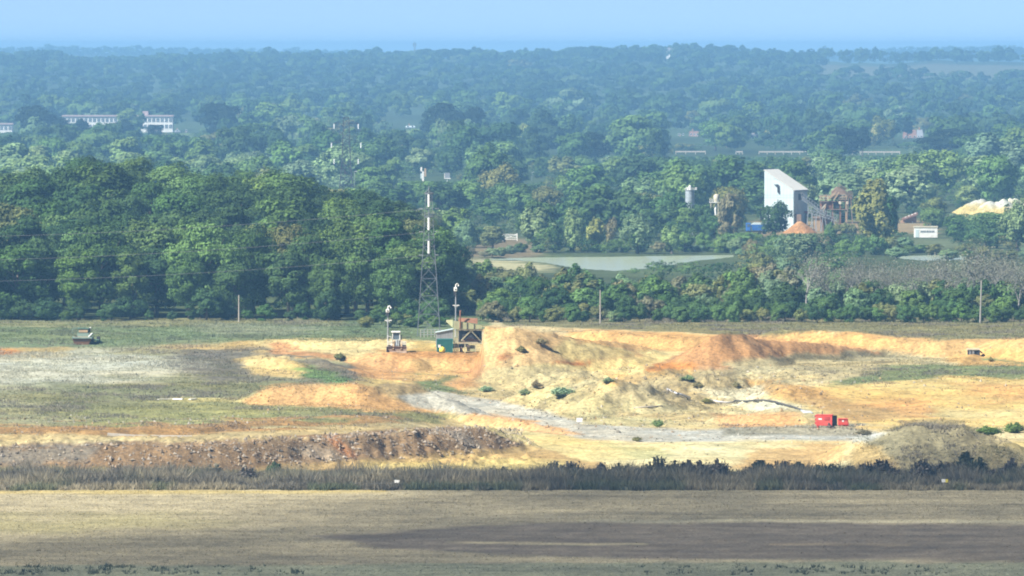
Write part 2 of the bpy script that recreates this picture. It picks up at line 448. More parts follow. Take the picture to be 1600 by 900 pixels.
class MB:
    """Collects simple solids into one mesh."""
    def __init__(self):
        self.v, self.f = [], []
    def add(self, vs, fs):
        n = len(self.v)
        self.v += [tuple(p) for p in vs]
        self.f += [tuple(i + n for i in f) for f in fs]
        return self
    def box(self, x0, x1, y0, y1, z0, z1):
        vs = [(x0, y0, z0), (x1, y0, z0), (x1, y1, z0), (x0, y1, z0), (x0, y0, z1), (x1, y0, z1), (x1, y1, z1), (x0, y1, z1)]
        return self.add(vs, [(3, 2, 1, 0), (4, 5, 6, 7), (0, 1, 5, 4), (1, 2, 6, 5), (2, 3, 7, 6), (3, 0, 4, 7)])
    def hexa(self, b, t):
        """Solid between two quads given as four points each (same winding)."""
        return self.add(list(b) + list(t), [(3, 2, 1, 0), (4, 5, 6, 7), (0, 1, 5, 4), (1, 2, 6, 5), (2, 3, 7, 6), (3, 0, 4, 7)])
    def bar(self, a, b, w=0.1, h=None):
        a, b = Vector(a), Vector(b)
        d = (b - a).normalized()
        up = Vector((0, 0, 1)) if abs(d.z) < 0.95 else Vector((0, 1, 0))
        s = d.cross(up).normalized() * (w / 2)
        t = d.cross(s).normalized() * ((h or w) / 2)
        return self.hexa([a - s - t, a + s - t, a + s + t, a - s + t], [b - s - t, b + s - t, b + s + t, b - s + t])
    def tube(self, pts, r, n=8):
        pts = [Vector(p) for p in pts]
        base = len(self.v)
        for i, p in enumerate(pts):
            d = (pts[min(i + 1, len(pts) - 1)] - pts[max(i - 1, 0)]).normalized()
            up = Vector((0, 0, 1)) if abs(d.z) < 0.95 else Vector((0, 1, 0))
            s = d.cross(up).normalized()
            t = d.cross(s).normalized()
            rr = r[i] if isinstance(r, (list, tuple)) else r
            for k in range(n):
                a = 2 * math.pi * k / n
                self.v.append(tuple(p + s * rr * math.cos(a) + t * rr * math.sin(a)))
        for i in range(len(pts) - 1):
            for k in range(n):
                a, b = base + i * n + k, base + i * n + (k + 1) % n
                self.f.append((a, b, b + n, a + n))
        self.f.append(tuple(base + k for k in range(n))[::-1])
        self.f.append(tuple(base + (len(pts) - 1) * n + k for k in range(n)))
        return self
    def lathe(self, prof, n=16, cx=0, cy=0):
        base = len(self.v)
        for r, z in prof:
            for k in range(n):
                a = 2 * math.pi * k / n
                self.v.append((cx + r * math.cos(a), cy + r * math.sin(a), z))
        for i in range(len(prof) - 1):
            for k in range(n):
                a, b = base + i * n + k, base + i * n + (k + 1) % n
                self.f.append((a, b, b + n, a + n))
        self.f.append(tuple(base + k for k in range(n))[::-1])
        self.f.append(tuple(base + (len(prof) - 1) * n + k for k in range(n)))
        return self
    def wheel(self, c, r, w, n=18, axis='x'):
        b = len(self.v)
        for s in (-1, 1):
            for rr in (r * 0.92, r):
                for k in range(n):
                    a = 2 * math.pi * k / n
                    off = s * w / 2 * (1.0 if rr < r else 0.8)
                    q = (off, rr * math.cos(a), rr * math.sin(a)) if axis == 'x' else (rr * math.cos(a), off, rr * math.sin(a))
                    self.v.append((c[0] + q[0], c[1] + q[1], c[2] + q[2]))
        rings = [b, b + n, b + 3 * n, b + 2 * n]
        for i in range(3):
            for k in range(n):
                p, q = rings[i], rings[i + 1]
                self.f.append((p + k, p + (k + 1) % n, q + (k + 1) % n, q + k))
        self.f.append(tuple(b + k for k in range(n)))
        self.f.append(tuple(b + 2 * n + k for k in range(n)))
        return self
    def prism(self, poly, y0, y1):
        """Outline in x, z pushed from y0 to y1."""
        n = len(poly)
        vs = [(x, y0, z) for x, z in poly] + [(x, y1, z) for x, z in poly]
        fs = [tuple(range(n)), tuple(range(2 * n - 1, n - 1, -1))]
        fs += [(i, (i + 1) % n + 0, (i + 1) % n + n, i + n)[::-1] for i in range(n)]
        return self.add(vs, fs)
    def mesh(self, name, m, bevel=0.0, smooth=False):
        me = bpy.data.meshes.new(name)
        me.from_pydata(self.v, [], self.f)
        me.materials.append(m)
        import bmesh
        bm = bmesh.new()
        bm.from_mesh(me)
        bmesh.ops.recalc_face_normals(bm, faces=bm.faces)
        if bevel:
            bmesh.ops.bevel(bm, geom=[e for e in bm.edges if e.is_manifold and e.calc_face_angle(0) > 0.6], offset=bevel, segments=1, affect='EDGES')
        bm.to_mesh(me)
        bm.free()
        if smooth:
            for p in me.polygons: p.use_smooth = True
        me.update()
        return me

def part(name, mb, m, parent, bevel=0.0, loc=None, smooth=False, label=None):
    o = link(name, mb.mesh(name, m, bevel, smooth), parent, loc)
    if label: o["label"] = label
    return o

def copy_tree(o, loc=None, parent=None):
    c = o.copy()
    COL.objects.link(c)
    if parent is not None: c.parent = parent
    if loc is not None: c.location = loc
    for ch in o.children:
        if ch.name in bpy.data.objects:
            copy_tree(ch, None, c)
    return c

# ================================================================== GROUND
def band(lo, hi, step):
    return list(np.arange(lo, hi, step))
US = np.array(band(-1400, -170, 60) + band(-170, 1770, 3.2) + band(1770, 3000, 60))
US_MID = np.array(band(-1400, -200, 60) + band(-200, 1800, 9) + band(1800, 3000, 60))

def grid(us, ys):
    U, Y = np.meshgrid(us, ys)
    X = (U - 800) * Y / FPX
    Z = T(X, Y)
    n, k = U.shape
    i = np.arange(n * k).reshape(n, k)
    F = np.stack([i[:-1, :-1], i[:-1, 1:], i[1:, 1:], i[1:, :-1]], -1).reshape(-1, 4)
    return X.ravel(), Y.ravel(), Z.ravel(), F, (n, k)

def paint(layers, base, u, v, X, Y):
    """Real ground colour: patches of soil, gravel and scrub with ragged edges. A patch: (outline, colour, softness, raggedness)."""
    c = np.empty((len(u), 3))
    c[:] = base
    w1, w2 = fbm(X * 0.13, Y * 0.13, 41, 4), fbm(X * 0.13, Y * 0.13, 57, 4)
    for poly, col, soft, rag in layers:
        uu, vv = u + w1 * rag * 2.2, v + w2 * rag * 0.8
        P = np.array(poly, float)
        m = (uu > P[:, 0].min() - 30) & (uu < P[:, 0].max() + 30) & (vv > P[:, 1].min() - 12) & (vv < P[:, 1].max() + 12)
        if not m.any():
            continue
        a, b = uu[m], vv[m] * 3.0
        Q = [(x, y * 3.0) for x, y in poly]
        d = edge_dist(Q, a, b) * np.where(inside(Q, a, b), 1, -1)
        k = sm(-soft, soft, d)[:, None]
        c[m] = c[m] * (1 - k) + np.array(col)[None] * k
    return c

# ---- quarry
qy = np.concatenate([np.arange(838, 1110, 0.72), np.arange(1110, 1241, 1.0)])
qy[-1] = 1240.0
X, Y, Z, F, _ = grid(US, qy)
u, v = proj(X, Y, Z)
L = lit
SCRUB, SAND, CREAM, ORANGE = L(170, 166, 124), L(232, 212, 158), L(226, 212, 156), L(222, 164, 92)
LAYERS = [
    ([(-900, 400), (640, 400), (640, 640), (700, 660), (700, 690), (-900, 690)], SCRUB, 20, 8),
    ([(-900, 495), (640, 495), (640, 536), (380, 533), (160, 541), (-900, 545)], L(136, 150, 106), 12, 4),
    ([(-900, 495), (560, 495), (560, 511), (300, 510), (-900, 512)], L(158, 155, 108), 8, 5),
    ([(540, 495), (770, 495), (770, 515), (700, 534), (640, 534), (540, 530)], L(124, 140, 96), 8, 5),
    ([(300, 508), (520, 512), (440, 526), (320, 520)], L(160, 165, 130), 18, 10),
    ([(-900, 556), (200, 552), (300, 566), (325, 580), (240, 594), (80, 602), (-900, 604)], L(212, 210, 184), 30, 12),
    ([(-900, 544), (100, 542), (115, 550), (80, 558), (-900, 562)], L(205, 182, 122), 12, 10),
    ([(-900, 549), (20, 547), (42, 553), (10, 557), (-900, 558)], L(212, 148, 80), 8, 6),
    ([(240, 541), (640, 528), (560, 562), (420, 556), (300, 546)], L(214, 186, 122), 10, 8),
    ([(270, 548), (420, 550), (560, 575), (580, 592), (480, 598), (330, 592), (260, 570)], L(132, 126, 108), 20, 12),
    ([(60, 600), (420, 590), (560, 615), (560, 650), (60, 650)], L(146, 146, 104), 40, 16),
    ([(120, 640), (430, 634), (520, 652), (400, 664), (100, 668)], L(170, 168, 108), 30, 14),
    ([(560, 630), (690, 640), (700, 660), (560, 668), (420, 662)], L(150, 150, 100), 16, 12),
    ([(250, 623), (305, 621), (380, 619), (380, 630), (240, 630)], L(214, 200, 132), 8, 6),
    ([(395, 536), (500, 530), (640, 531), (820, 536), (820, 556), (560, 556), (420, 548)], L(236, 216, 152), 8, 5),
    ([(640, 534), (700, 540), (700, 556), (640, 556)], L(206, 180, 110), 12, 6),
    ([(418, 541), (440, 538), (470, 551), (545, 555), (548, 562), (420, 554)], L(202, 154, 104), 6, 6),
    ([(366, 560), (400, 555), (445, 560), (490, 580), (460, 592), (390, 585)], L(224, 200, 136), 8, 6),
    ([(430, 574), (470, 574), (540, 588), (540, 598), (480, 592)], L(122, 150, 88), 10, 10),
    ([(540, 562), (575, 552), (770, 552), (800, 574), (830, 590), (800, 604), (700, 612), (620, 604), (560, 586)], L(228, 178, 116), 7, 4),
    ([(545, 563), (590, 552), (640, 556), (640, 585), (600, 592), (560, 582)], L(218, 170, 112), 12, 8),
    ([(640, 562), (700, 556), (720, 590), (670, 600), (640, 590)], L(226, 190, 124), 16, 8),
    ([(735, 570), (775, 574), (815, 585), (790, 606), (740, 602)], L(192, 144, 96), 10, 8),
    ([(590, 548), (790, 549), (760, 562), (620, 560)], L(206, 152, 90), 10, 5),
    ([(380, 625), (420, 602), (560, 596), (650, 603), (720, 632), (700, 646), (560, 642), (390, 634)], L(228, 184, 122), 8, 6),
    ([(560, 598), (690, 592), (760, 620), (720, 640), (640, 636), (580, 618)], L(180, 158, 112), 14, 10),
    ([(655, 590), (700, 590), (725, 612), (700, 622), (665, 604)], L(130, 142, 92), 10, 10),
    ([(540, 588), (640, 590), (660, 600), (560, 604)], L(226, 200, 130), 8, 8),
    # pit floor on the right
    ([(770, 572), (1260, 572), (1330, 640), (1330, 676), (900, 676), (800, 640), (730, 612)], L(224, 204, 146), 14, 8),
    ([(800, 600), (900, 596), (960, 630), (940, 660), (840, 640)], L(216, 200, 142), 20, 14),
    ([(930, 578), (1090, 576), (1080, 598), (960, 602)], L(232, 192, 118), 12, 7),
    ([(990, 590), (1190, 580), (1180, 616), (1060, 632), (960, 626)], L(196, 176, 126), 18, 12),
    ([(1080, 612), (1260, 600), (1330, 622), (1300, 642), (1180, 640)], L(232, 226, 190), 16, 10),
    ([(840, 545), (1080, 545), (1100, 575), (980, 583), (830, 576)], L(246, 222, 150), 10, 6),
    ([(755, 508), (850, 516), (990, 538), (1003, 556), (870, 568), (757, 580)], L(232, 194, 132), 6, 4),
    ([(880, 528), (985, 540), (985, 558), (890, 562), (860, 545)], L(226, 204, 138), 8, 6),
    ([(860, 566), (930, 560), (920, 568), (860, 572)], L(206, 142, 78), 6, 5),
    ([(790, 562), (812, 558), (836, 563), (826, 571), (800, 571)], L(206, 148, 92), 8, 14),
    ([(880, 514), (1010, 518), (1190, 528), (1190, 548), (1000, 546), (900, 536)], L(226, 182, 116), 6, 5),
    ([(1185, 514), (1400, 522), (1800, 520), (1800, 562), (1380, 556), (1180, 546)], L(234, 190, 122), 5, 3),
    ([(1490, 548), (1560, 548), (1800, 545), (1800, 584), (1560, 582), (1480, 572)], L(232, 186, 112), 10, 6),
    ([(1005, 577), (1085, 543), (1140, 512), (1165, 516), (1200, 527), (1300, 535), (1385, 550), (1380, 557), (1210, 565), (1140, 580)], L(206, 160, 108), 5, 3),
    ([(1000, 572), (1080, 566), (1090, 578), (1000, 580)], L(214, 150, 80), 8, 6),
    ([(1140, 566), (1250, 552), (1440, 554), (1500, 562), (1480, 574), (1330, 586), (1160, 600)], L(212, 198, 150), 12, 10),
    ([(1200, 556), (1360, 552), (1420, 558), (1260, 566)], L(150, 140, 104), 10, 10),
    ([(1200, 618), (1350, 588), (1800, 586), (1800, 668), (1350, 666), (1290, 648)], L(238, 208, 132), 14, 6),
    ([(1290, 632), (1380, 624), (1460, 630), (1440, 652), (1340, 654)], L(226, 178, 112), 18, 10),
    ([(1480, 600), (1800, 606), (1800, 626), (1500, 622)], L(236, 190, 118), 20, 12),
    ([(1440, 640), (1800, 636), (1800, 662), (1480, 660)], L(240, 218, 150), 18, 10),
    ([(1165, 592), (1250, 600), (1330, 626), (1420, 650), (1360, 660), (1280, 640), (1200, 612)], L(208, 170, 108), 10, 5),
    ([(1295, 602), (1375, 574), (1450, 566), (1800, 573), (1800, 590), (1480, 588), (1380, 598)], L(138, 148, 98), 12, 10),
    ([(1115, 646), (1250, 646), (1265, 662), (1180, 672), (1120, 664)], L(228, 182, 122), 10, 8),
    ([(880, 640), (1000, 650), (1060, 664), (960, 670), (890, 660)], L(220, 208, 152), 12, 10),
    # bank, tracks and road at the front
    ([(-900, 660), (150, 664), (400, 655), (600, 650), (640, 660), (420, 672), (200, 684), (-900, 688)], L(190, 152, 98), 8, 12),
    ([(-900, 684), (200, 682), (400, 672), (690, 658), (760, 662), (790, 672), (600, 674), (400, 688), (-900, 694)], L(206, 186, 134), 7, 6),
    ([(-900, 700), (120, 694), (400, 684), (560, 676), (700, 665), (805, 666), (840, 700), (700, 714), (520, 724), (400, 732), (-900, 745)], L(160, 132, 96), 6, 5),
    ([(-900, 704), (80, 697), (150, 700), (120, 722), (-900, 730)], L(146, 136, 118), 10, 8),
    ([(505, 682), (525, 682), (560, 716), (530, 718)], L(190, 136, 90), 6, 4),
    ([(440, 700), (480, 690), (540, 718), (520, 724)], L(176, 156, 128), 8, 6),
    ([(690, 672), (720, 672), (750, 704), (720, 706)], L(160, 146, 126), 8, 6),
    ([(400, 726), (560, 718), (700, 708), (850, 694), (960, 712), (960, 738), (400, 740)], L(206, 176, 118), 8, 6),
    ([(560, 724), (760, 716), (900, 720), (900, 738), (560, 740)], L(224, 202, 130), 12, 8),
    ([(820, 690), (900, 688), (1000, 690), (1330, 688), (1330, 740), (960, 740), (940, 720), (850, 700)], L(242, 226, 168), 8, 5),
    ([(1180, 700), (1310, 692), (1330, 720), (1250, 740), (1130, 735)], L(226, 190, 128), 14, 8),
    ([(900, 692), (1010, 694), (1060, 720), (960, 712)], L(216, 206, 144), 10, 10),
    ([(690, 655), (740, 655), (830, 672), (900, 682), (1000, 718), (930, 722), (830, 696), (760, 668)], L(240, 220, 152), 6, 5),
    ([(618, 618), (690, 610), (800, 630), (905, 659), (1010, 670), (1330, 671), (1400, 676), (1400, 690), (1010, 690), (905, 684), (820, 660), (720, 648), (640, 636)], L(206, 204, 188), 6, 4),
    ([(712, 654), (740, 645), (800, 651), (870, 666), (912, 677), (870, 678), (780, 666)], L(230, 184, 126), 6, 5),
    ([(1130, 668), (1250, 664), (1345, 664), (1345, 680), (1130, 680)], L(170, 166, 144), 6, 6),
    ([(1330, 735), (1352, 688), (1400, 668), (1440, 658), (1500, 660), (1540, 676), (1590, 704), (1620, 740)], L(164, 152, 114), 10, 6),
    ([(1325, 690), (1360, 700), (1400, 735), (1320, 740)], L(206, 176, 116), 10, 8),
    ([(1560, 690), (1800, 674), (1800, 720), (1620, 716)], L(228, 206, 138), 8, 6),
    # rough grass beyond, hedge foot in front
    ([(780, 495), (1800, 495), (1800, 524), (1560, 530), (1480, 531), (1390, 526), (1290, 515), (1180, 524), (1000, 517), (880, 511), (790, 508)], L(150, 144, 98), 4, 3),
    ([(-900, 726), (300, 732), (600, 736), (1000, 738), (1800, 735), (1800, 790), (-900, 790)], L(128, 124, 86), 4, 3),
]
c = paint(LAYERS, SAND, u, v, X, Y)
mott = fbm(X * 0.33, Y * 0.33, 77, 4)
c *= (1 + 0.22 * mott)[:, None]
# thin olive growth mottling the untouched sand between the tracks
olive = paint([([(770, 585), (1000, 580), (1200, 575), (1240, 612), (1180, 640), (1080, 664), (900, 664), (800, 632), (740, 612)], (1, 1, 1), 14, 10), ([(1140, 560), (1440, 552), (1500, 566), (1330, 590), (1160, 602)], (1, 1, 1), 10, 10), ([(540, 556), (820, 556), (820, 606), (560, 606)], (.35, .35, .35), 8, 8), ([(1300, 590), (1800, 588), (1800, 664), (1340, 664)], (.3, .3, .3), 10, 8)], (0, 0, 0), u, v, X, Y)[:, :1]
k = olive * sm(0.0, 0.45, fbm(X * 0.5, Y * 0.5, 118, 4) + 0.35 * fbm(X * 0.11, Y * 0.11, 121, 2))[:, None]
c = c * (1 - 0.5 * k) + 0.5 * k * np.array([L(158, 144, 108)])
c *= np.array([[1.05, 0.99, 1.0]])
warm = fbm(X * 0.08, Y * 0.08, 91, 3)
c *= np.stack([1 + 0.05 * warm, 1 - 0.01 * warm, 1 - 0.10 * warm], 1)
out = np.maximum(sm(1760, 1900, u), 1 - sm(-300, -160, u))[:, None]
c = c * (1 - out) + out * np.array(SCRUB) * 0.8
c = np.clip(c, 0.02, 0.72)
quarry_ground = link("quarry_ground", np_mesh("quarry_ground", np.stack([X, Y, Z], 1), F, M['soil'], vert_col=c, smooth=True))
tag(quarry_ground, "sandy quarry floor with orange banks, gravel road and weedy shelves", kind="structure")
QX, QY, QZ, QU, QV, QC = X, Y, Z, u, v, c

# ---- stubble field in front of the hedge
fy = np.arange(600, 838.5, 2.0)
fy[-1] = 838.0
US_F = np.array(band(-1400, -170, 60) + band(-170, 1770, 5) + band(1770, 3000, 60))
X, Y, Z, F, _ = grid(US_F, fy)
Z = Z + 0.05 * fbm(X * 0.3, Y * 0.3, 5, 3) * (Y < 837)
u, v = proj(X, Y, Z)
FIELD = [
    ([(480, 838), (620, 828), (760, 821), (1000, 816), (1800, 821), (1800, 880), (1000, 872), (800, 868), (640, 860), (560, 850)], L(158, 144, 126), 8, 4),
    ([(-900, 884), (300, 884), (900, 878), (1800, 879), (1800, 960), (-900, 960)], L(176, 176, 146), 5, 3),
    ([(700, 846), (900, 849), (1010, 849), (1010, 851.5), (900, 851.5), (700, 848)], L(214, 200, 160), 3, 1.0),
    ([(1200, 849.5), (1420, 850.5), (1420, 852.5), (1200, 852)], L(190, 170, 140), 3, 1.0),
    ([(-900, 802), (240, 806), (380, 818), (200, 830), (-900, 838)], L(196, 184, 138), 40, 12),
    ([(900, 812), (1300, 812), (1800, 816), (1800, 820), (1300, 816), (900, 816)], L(226, 214, 180), 4, 2),
    ([(-900, 764), (600, 766), (600, 771), (-900, 774)], L(226, 204, 142), 6, 3),
]
c = paint(FIELD, L(210, 195, 160), u, v, X, Y)
rows = fbm(X * 0.02, Y * 0.55, 63, 3)
c *= np.array([[1.05, 1.0, 0.96]])
c *= (1 + 0.14 * rows + 0.10 * fbm(X * 0.06, Y * 0.06, 21, 3) + 0.14 * fbm(X * 0.9, Y * 0.9, 29, 2))[:, None]
field = link("stubble_field", np_mesh("stubble_field", np.stack([X, Y, Z], 1), F, M['stubble_soil'], vert_col=c, smooth=True))
tag(field, "cut stubble field with a tilled brown strip", kind="structure")
FX, FY, FZ, FU, FV, FC = X, Y, Z, u, v, c

# ---- land behind, out to the horizon
X, Y, Z, F, _ = grid(US_MID, np.concatenate([np.arange(1240, 2600, 4.0), [2600.0]]))
u, v = proj(X, Y, Z)
g = np.array([0.055, 0.075, 0.03]) * (1 + 0.4 * fbm(X * 0.03, Y * 0.03, 5, 4))[:, None]
MIDL = [
    ([(730, 404), (760, 406), (850, 412), (870, 420), (800, 424), (735, 418)], L(206, 196, 150), 8, 6),
    ([(690, 372), (850, 372), (850, 402), (740, 404), (690, 398)], L(150, 132, 100), 8, 6),
    ([(1380, 372), (1640, 372), (1640, 388), (1380, 388)], L(120, 128, 90), 8, 6),
    ([(1180, 345), (1460, 345), (1460, 366), (1180, 366)], L(176, 150, 110), 10, 6),
]
for poly, col, soft, rag in MIDL:
    k = paint([(poly, (1, 1, 1), soft, rag)], (0, 0, 0), u, v, X, Y)[:, :1]
    g = g * (1 - k) + np.array(col)[None] * k
valley = link("valley_ground", np_mesh("valley_ground", np.stack([X, Y, Z], 1), F, M['turf'], vert_col=np.clip(g, .01, .7), smooth=True))
tag(valley, "grassy land behind the quarry around the ponds", kind="structure")

ys = 2600 * np.power(14000 / 2600, np.linspace(0, 1, 230))
US_FAR = np.array(band(-1400, -200, 60) + band(-200, 1800, 16) + band(1800, 3100, 60))
X, Y, Z, F, _ = grid(US_FAR, ys)
u, v = proj(X, Y, Z)
g = np.array([0.045, 0.07, 0.028]) * (1 + 0.5 * fbm(X * 0.01, Y * 0.004, 5, 4))[:, None]
ridge_field = sm(1260, 1300, u) * sm(6350, 6600, Y) * (1 - sm(7150, 7350, Y))
g = g * (1 - ridge_field[:, None]) + ridge_field[:, None] * np.array([0.11, 0.115, 0.065])
hills = link("distant_hills", np_mesh("distant_hills", np.stack([X, Y, Z], 1), F, M['turf'], vert_col=np.clip(g, .01, .7), smooth=True))
tag(hills, "wooded hills rising to the horizon", kind="structure")
base = link("ground", np_mesh("ground", [(-3000, -150, -3.5), (3000, -150, -3.5), (3000, 14050, -3.5), (-3000, 14050, -3.5)], [(0, 1, 2, 3)], M['turf'], vert_col=np.array([[0.06, 0.08, 0.03]] * 4)))
tag(base, "flat ground under everything", kind="structure")

# ---- ponds
def mat_water():
    m = bpy.data.materials.new("silty_pond_water")
    m.use_nodes = True
    nt = m.node_tree
    b = nt.nodes["Principled BSDF"]
    b.inputs["Base Color"].default_value = (0.36, 0.42, 0.30, 1)
    b.inputs["Roughness"].default_value = 0.22
    no = nt.nodes.new("ShaderNodeTexNoise")
    no.inputs["Scale"].default_value = 0.6
    no.inputs["Detail"].default_value = 4
    geo = nt.nodes.new("ShaderNodeNewGeometry")
    nt.links.new(geo.outputs["Position"], no.inputs["Vector"])
    bp = nt.nodes.new("ShaderNodeBump")
    bp.inputs["Strength"].default_value = 0.25
    bp.inputs["Distance"].default_value = 0.3
    nt.links.new(no.outputs["Fac"], bp.inputs["Height"])
    nt.links.new(bp.outputs[0], b.inputs["Normal"])
    return m
M['water'] = mat_water()
for L_, nm, lb in ((LAKE_XY[0], "pond_water", "pale silty pond between the scrub and the willows"), (LAKE_XY[1], "pond_water", "pale pond seen through bare grey trees")):
    me = bpy.data.meshes.new(nm)
    cx, cy = np.mean([p[0] for p in L_]), np.mean([p[1] for p in L_])
    me.from_pydata([(cx + (x - cx) * 1.03, cy + (y - cy) * 1.03, -0.25) for x, y in L_], [], [tuple(range(len(L_)))])
    me.materials.append(M['water'])
    tag(link(nm, me), lb, kind="structure")

# ================================================================== CLOUD (out of the frame, its shadow lies on the field)
def cloud():
    rng = np.random.default_rng(5)
    import bmesh
    bm = bmesh.new()
    bmesh.ops.create_icosphere(bm, subdivisions=1, radius=1.0)
    sv = np.array([x.co[:] for x in bm.verts]); sf = np.array([[y.index for y in f.verts] for f in bm.faces])
    bm.free()
    edge = [(-260, 842), (-60, 840), (150, 834), (300, 816), (440, 790), (640, 770), (820, 748), (1000, 741), (1300, 739), (1700, 735), (2100, 735)]
    G = [((a - 800) * row_to_Y(b) / FPX, row_to_Y(b)) for a, b in edge]
    poly = G + [(190, 560), (60, 470), (-60, 500)]
    alt = 1500.0
    P, R = [], []
    for gx in np.arange(-100, 215, 8.5):
        for gy in np.arange(470, 890, 8.5):
            x, y = gx + rng.uniform(-3, 3), gy + rng.uniform(-3, 3)
            xa, ya = np.array([x]), np.array([y])
            d = edge_dist(poly, xa, ya)[0] * (1 if inside(poly, xa, ya)[0] else -1)
            d += rng.normal() * 3
            r = 4.0 * float(sm(-7, 9, d)) * rng.uniform(.85, 1.12)
            if r > 0.8:
                P.append((x, y)); R.append(r)
    V, Fc = [], []
    for (x, y), r in zip(P, R):
        h = alt + rng.uniform(0, 1) * 18
        q = np.array([x, y, 0]) + SUN * (h / SUN[2])
        Fc.append(sf + len(V) * len(sv))
        V.append(sv * r * np.array([1, 1, 0.8]) + q)
    m = bpy.data.materials.new("cloud_white"); m.use_nodes = True
    b = m.node_tree.nodes["Principled BSDF"]
    b.inputs["Base Color"].default_value = (0.85, 0.85, 0.87, 1); b.inputs["Roughness"].default_value = 1.0
    o = link("cloud", np_mesh("cloud", np.concatenate(V), np.concatenate(Fc), m, smooth=True))
    tag(o, "small cumulus cloud whose shadow falls on the field", kind="stuff")
cloud()

# ================================================================== VEGETATION
def unit(a):
    return a / np.maximum(np.linalg.norm(a, axis=-1, keepdims=True), 1e-9)

def leaf_quads(P, N, size, rng, asp=0.75):
    T1 = unit(np.cross(N, rng.normal(size=N.shape)))
    B = np.cross(N, T1)
    s = (size * rng.uniform(0.6, 1.35, len(P)))[:, None] * 0.5
    V = np.stack([P - T1 * s, P + B * s * asp, P + T1 * s, P - B * s * asp], 1).reshape(-1, 3)
    return V, np.arange(len(P) * 4).reshape(-1, 4)

def leaf_tris(P, N, size, rng):
    """Three-cornered leaf clumps for the woods too far off to show more."""
    T1 = unit(np.cross(N, rng.normal(size=N.shape)))
    B = np.cross(N, T1)
    s = (size * rng.uniform(0.65, 1.35, len(P)))[:, None] * 0.62
    V = np.stack([P - T1 * s, P + T1 * s * 0.8 + B * s * 0.5, P + T1 * s * .2 - B * s * .9], 1).reshape(-1, 3)
    return V, np.arange(len(P) * 3).reshape(-1, 3)

def crown(rng, W, Ht, z0, nc, nl, leaf, style='oak', squash=1.0):
    """Leaf faces spread over lumpy boughs. Returns points, normals, tint."""
    c = np.array([0, 0, (z0 + Ht) / 2])
    rad = np.array([W / 2, W / 2, (Ht - z0) / 2])
    d = unit(rng.normal(size=(nc, 3)))
    d[:, 2] += 0.12
    d = unit(d)
    if style == 'oak':
        fr, cr = rng.uniform(0.45, 0.82, nc), rng.uniform(0.22, 0.40, nc) * W * 0.5
    elif style == 'bush':
        fr, cr = rng.uniform(0.35, 0.85, nc), rng.uniform(0.18, 0.34, nc) * W * 0.5
    elif style == 'willow':
        fr, cr = rng.uniform(0.35, 0.8, nc), rng.uniform(0.16, 0.30, nc) * W * 0.5
    else:
        fr, cr = rng.uniform(0.3, 0.8, nc), rng.uniform(0.2, 0.34, nc) * W * 0.5
    cen = c + d * rad * fr[:, None]
    if style == 'poplar':       # narrower towards the top
        k = np.clip((cen[:, 2] - z0) / (Ht - z0), 0, 1)
        cen[:, :2] *= (1.15 - 0.95 * k)[:, None]
        cr = cr * (1.2 - 0.75 * k)
    stretch = np.array([1, 1, 1.5 if style in ('willow', 'poplar') else 0.8])
    per = np.maximum((nl * cr ** 2 / (cr ** 2).sum()).astype(int), 8)
    P, N, Tn = [], [], []
    ct = rng.uniform(0.78, 1.25, nc) if style != 'bush' else rng.uniform(0.88, 1.12, nc)
    for i in range(nc):
        q = unit(rng.normal(size=(per[i], 3)))
        q[:, 2] = np.where(q[:, 2] < -0.6, -q[:, 2], q[:, 2])
        out = unit((cen[i] - c) / rad + 1e-3)
        q = unit(q + out * 0.35)
        r = cr[i] * rng.uniform(0.55, 1.12, per[i]) ** 0.6
        # ragged surface: boughlets
        r = r * (1 + 0.22 * np.sin(q[:, 0] * 7 + i) * np.sin(q[:, 1] * 8 + 2 * i) + 0.12 * np.sin(q[:, 2] * 13 + i))
        P.append(cen[i] + q * r[:, None] * stretch)
        N.append(unit(q + out * 0.4 + rng.normal(size=q.shape) * 0.32))
        Tn.append(ct[i] * rng.uniform(0.7, 1.3, per[i]))
    P, N, Tn = np.concatenate(P), np.concatenate(N), np.concatenate(Tn)
    # drop leaves buried deep inside another bough
    keep = np.ones(len(P), bool)
    for i in range(nc):
        dd = np.linalg.norm((P - cen[i]) / stretch, axis=1)
        keep &= dd > cr[i] * 0.45
    P[:, 2] = np.where(P[:, 2] < 0.1, 0.1 + rng.random(len(P)) * 0.5, P[:, 2])
    return P[keep], N[keep], Tn[keep]

def trunk_mb(rng, Ht, W, r, limbs=6):
    mb = MB()
    top = Vector((rng.normal() * 0.3, rng.normal() * 0.3, Ht * 0.62))
    mb.tube([(0, 0, -0.6), (rng.normal() * 0.08, rng.normal() * 0.08, Ht * 0.25), top], [r * 1.25, r * 0.85, r * 0.3], 7)
    for k in range(limbs):
        a = 2 * math.pi * (k + rng.random() * 0.5) / limbs
        z = Ht * rng.uniform(0.2, 0.5)
        e = Vector((math.cos(a) * W * 0.33, math.sin(a) * W * 0.33, z + Ht * rng.uniform(0.15, 0.3)))
        mid = Vector((e.x * 0.45, e.y * 0.45, z + (e.z - z) * 0.35))
        mb.tube([(0, 0, z), mid, e], [r * 0.45, r * 0.3, r * 0.1], 5)
    return mb

def crown_mesh(name, seed, W, Ht, z0, nc, nl, leaf, style='oak'):
    rng = np.random.default_rng(seed)
    P, N, Tn = crown(rng, W, Ht, z0, nc, nl, leaf, style)
    V, Fq = leaf_quads(P, N, leaf, rng)
    return np_mesh(name, V, Fq, M['leaf'], face_attr=Tn)

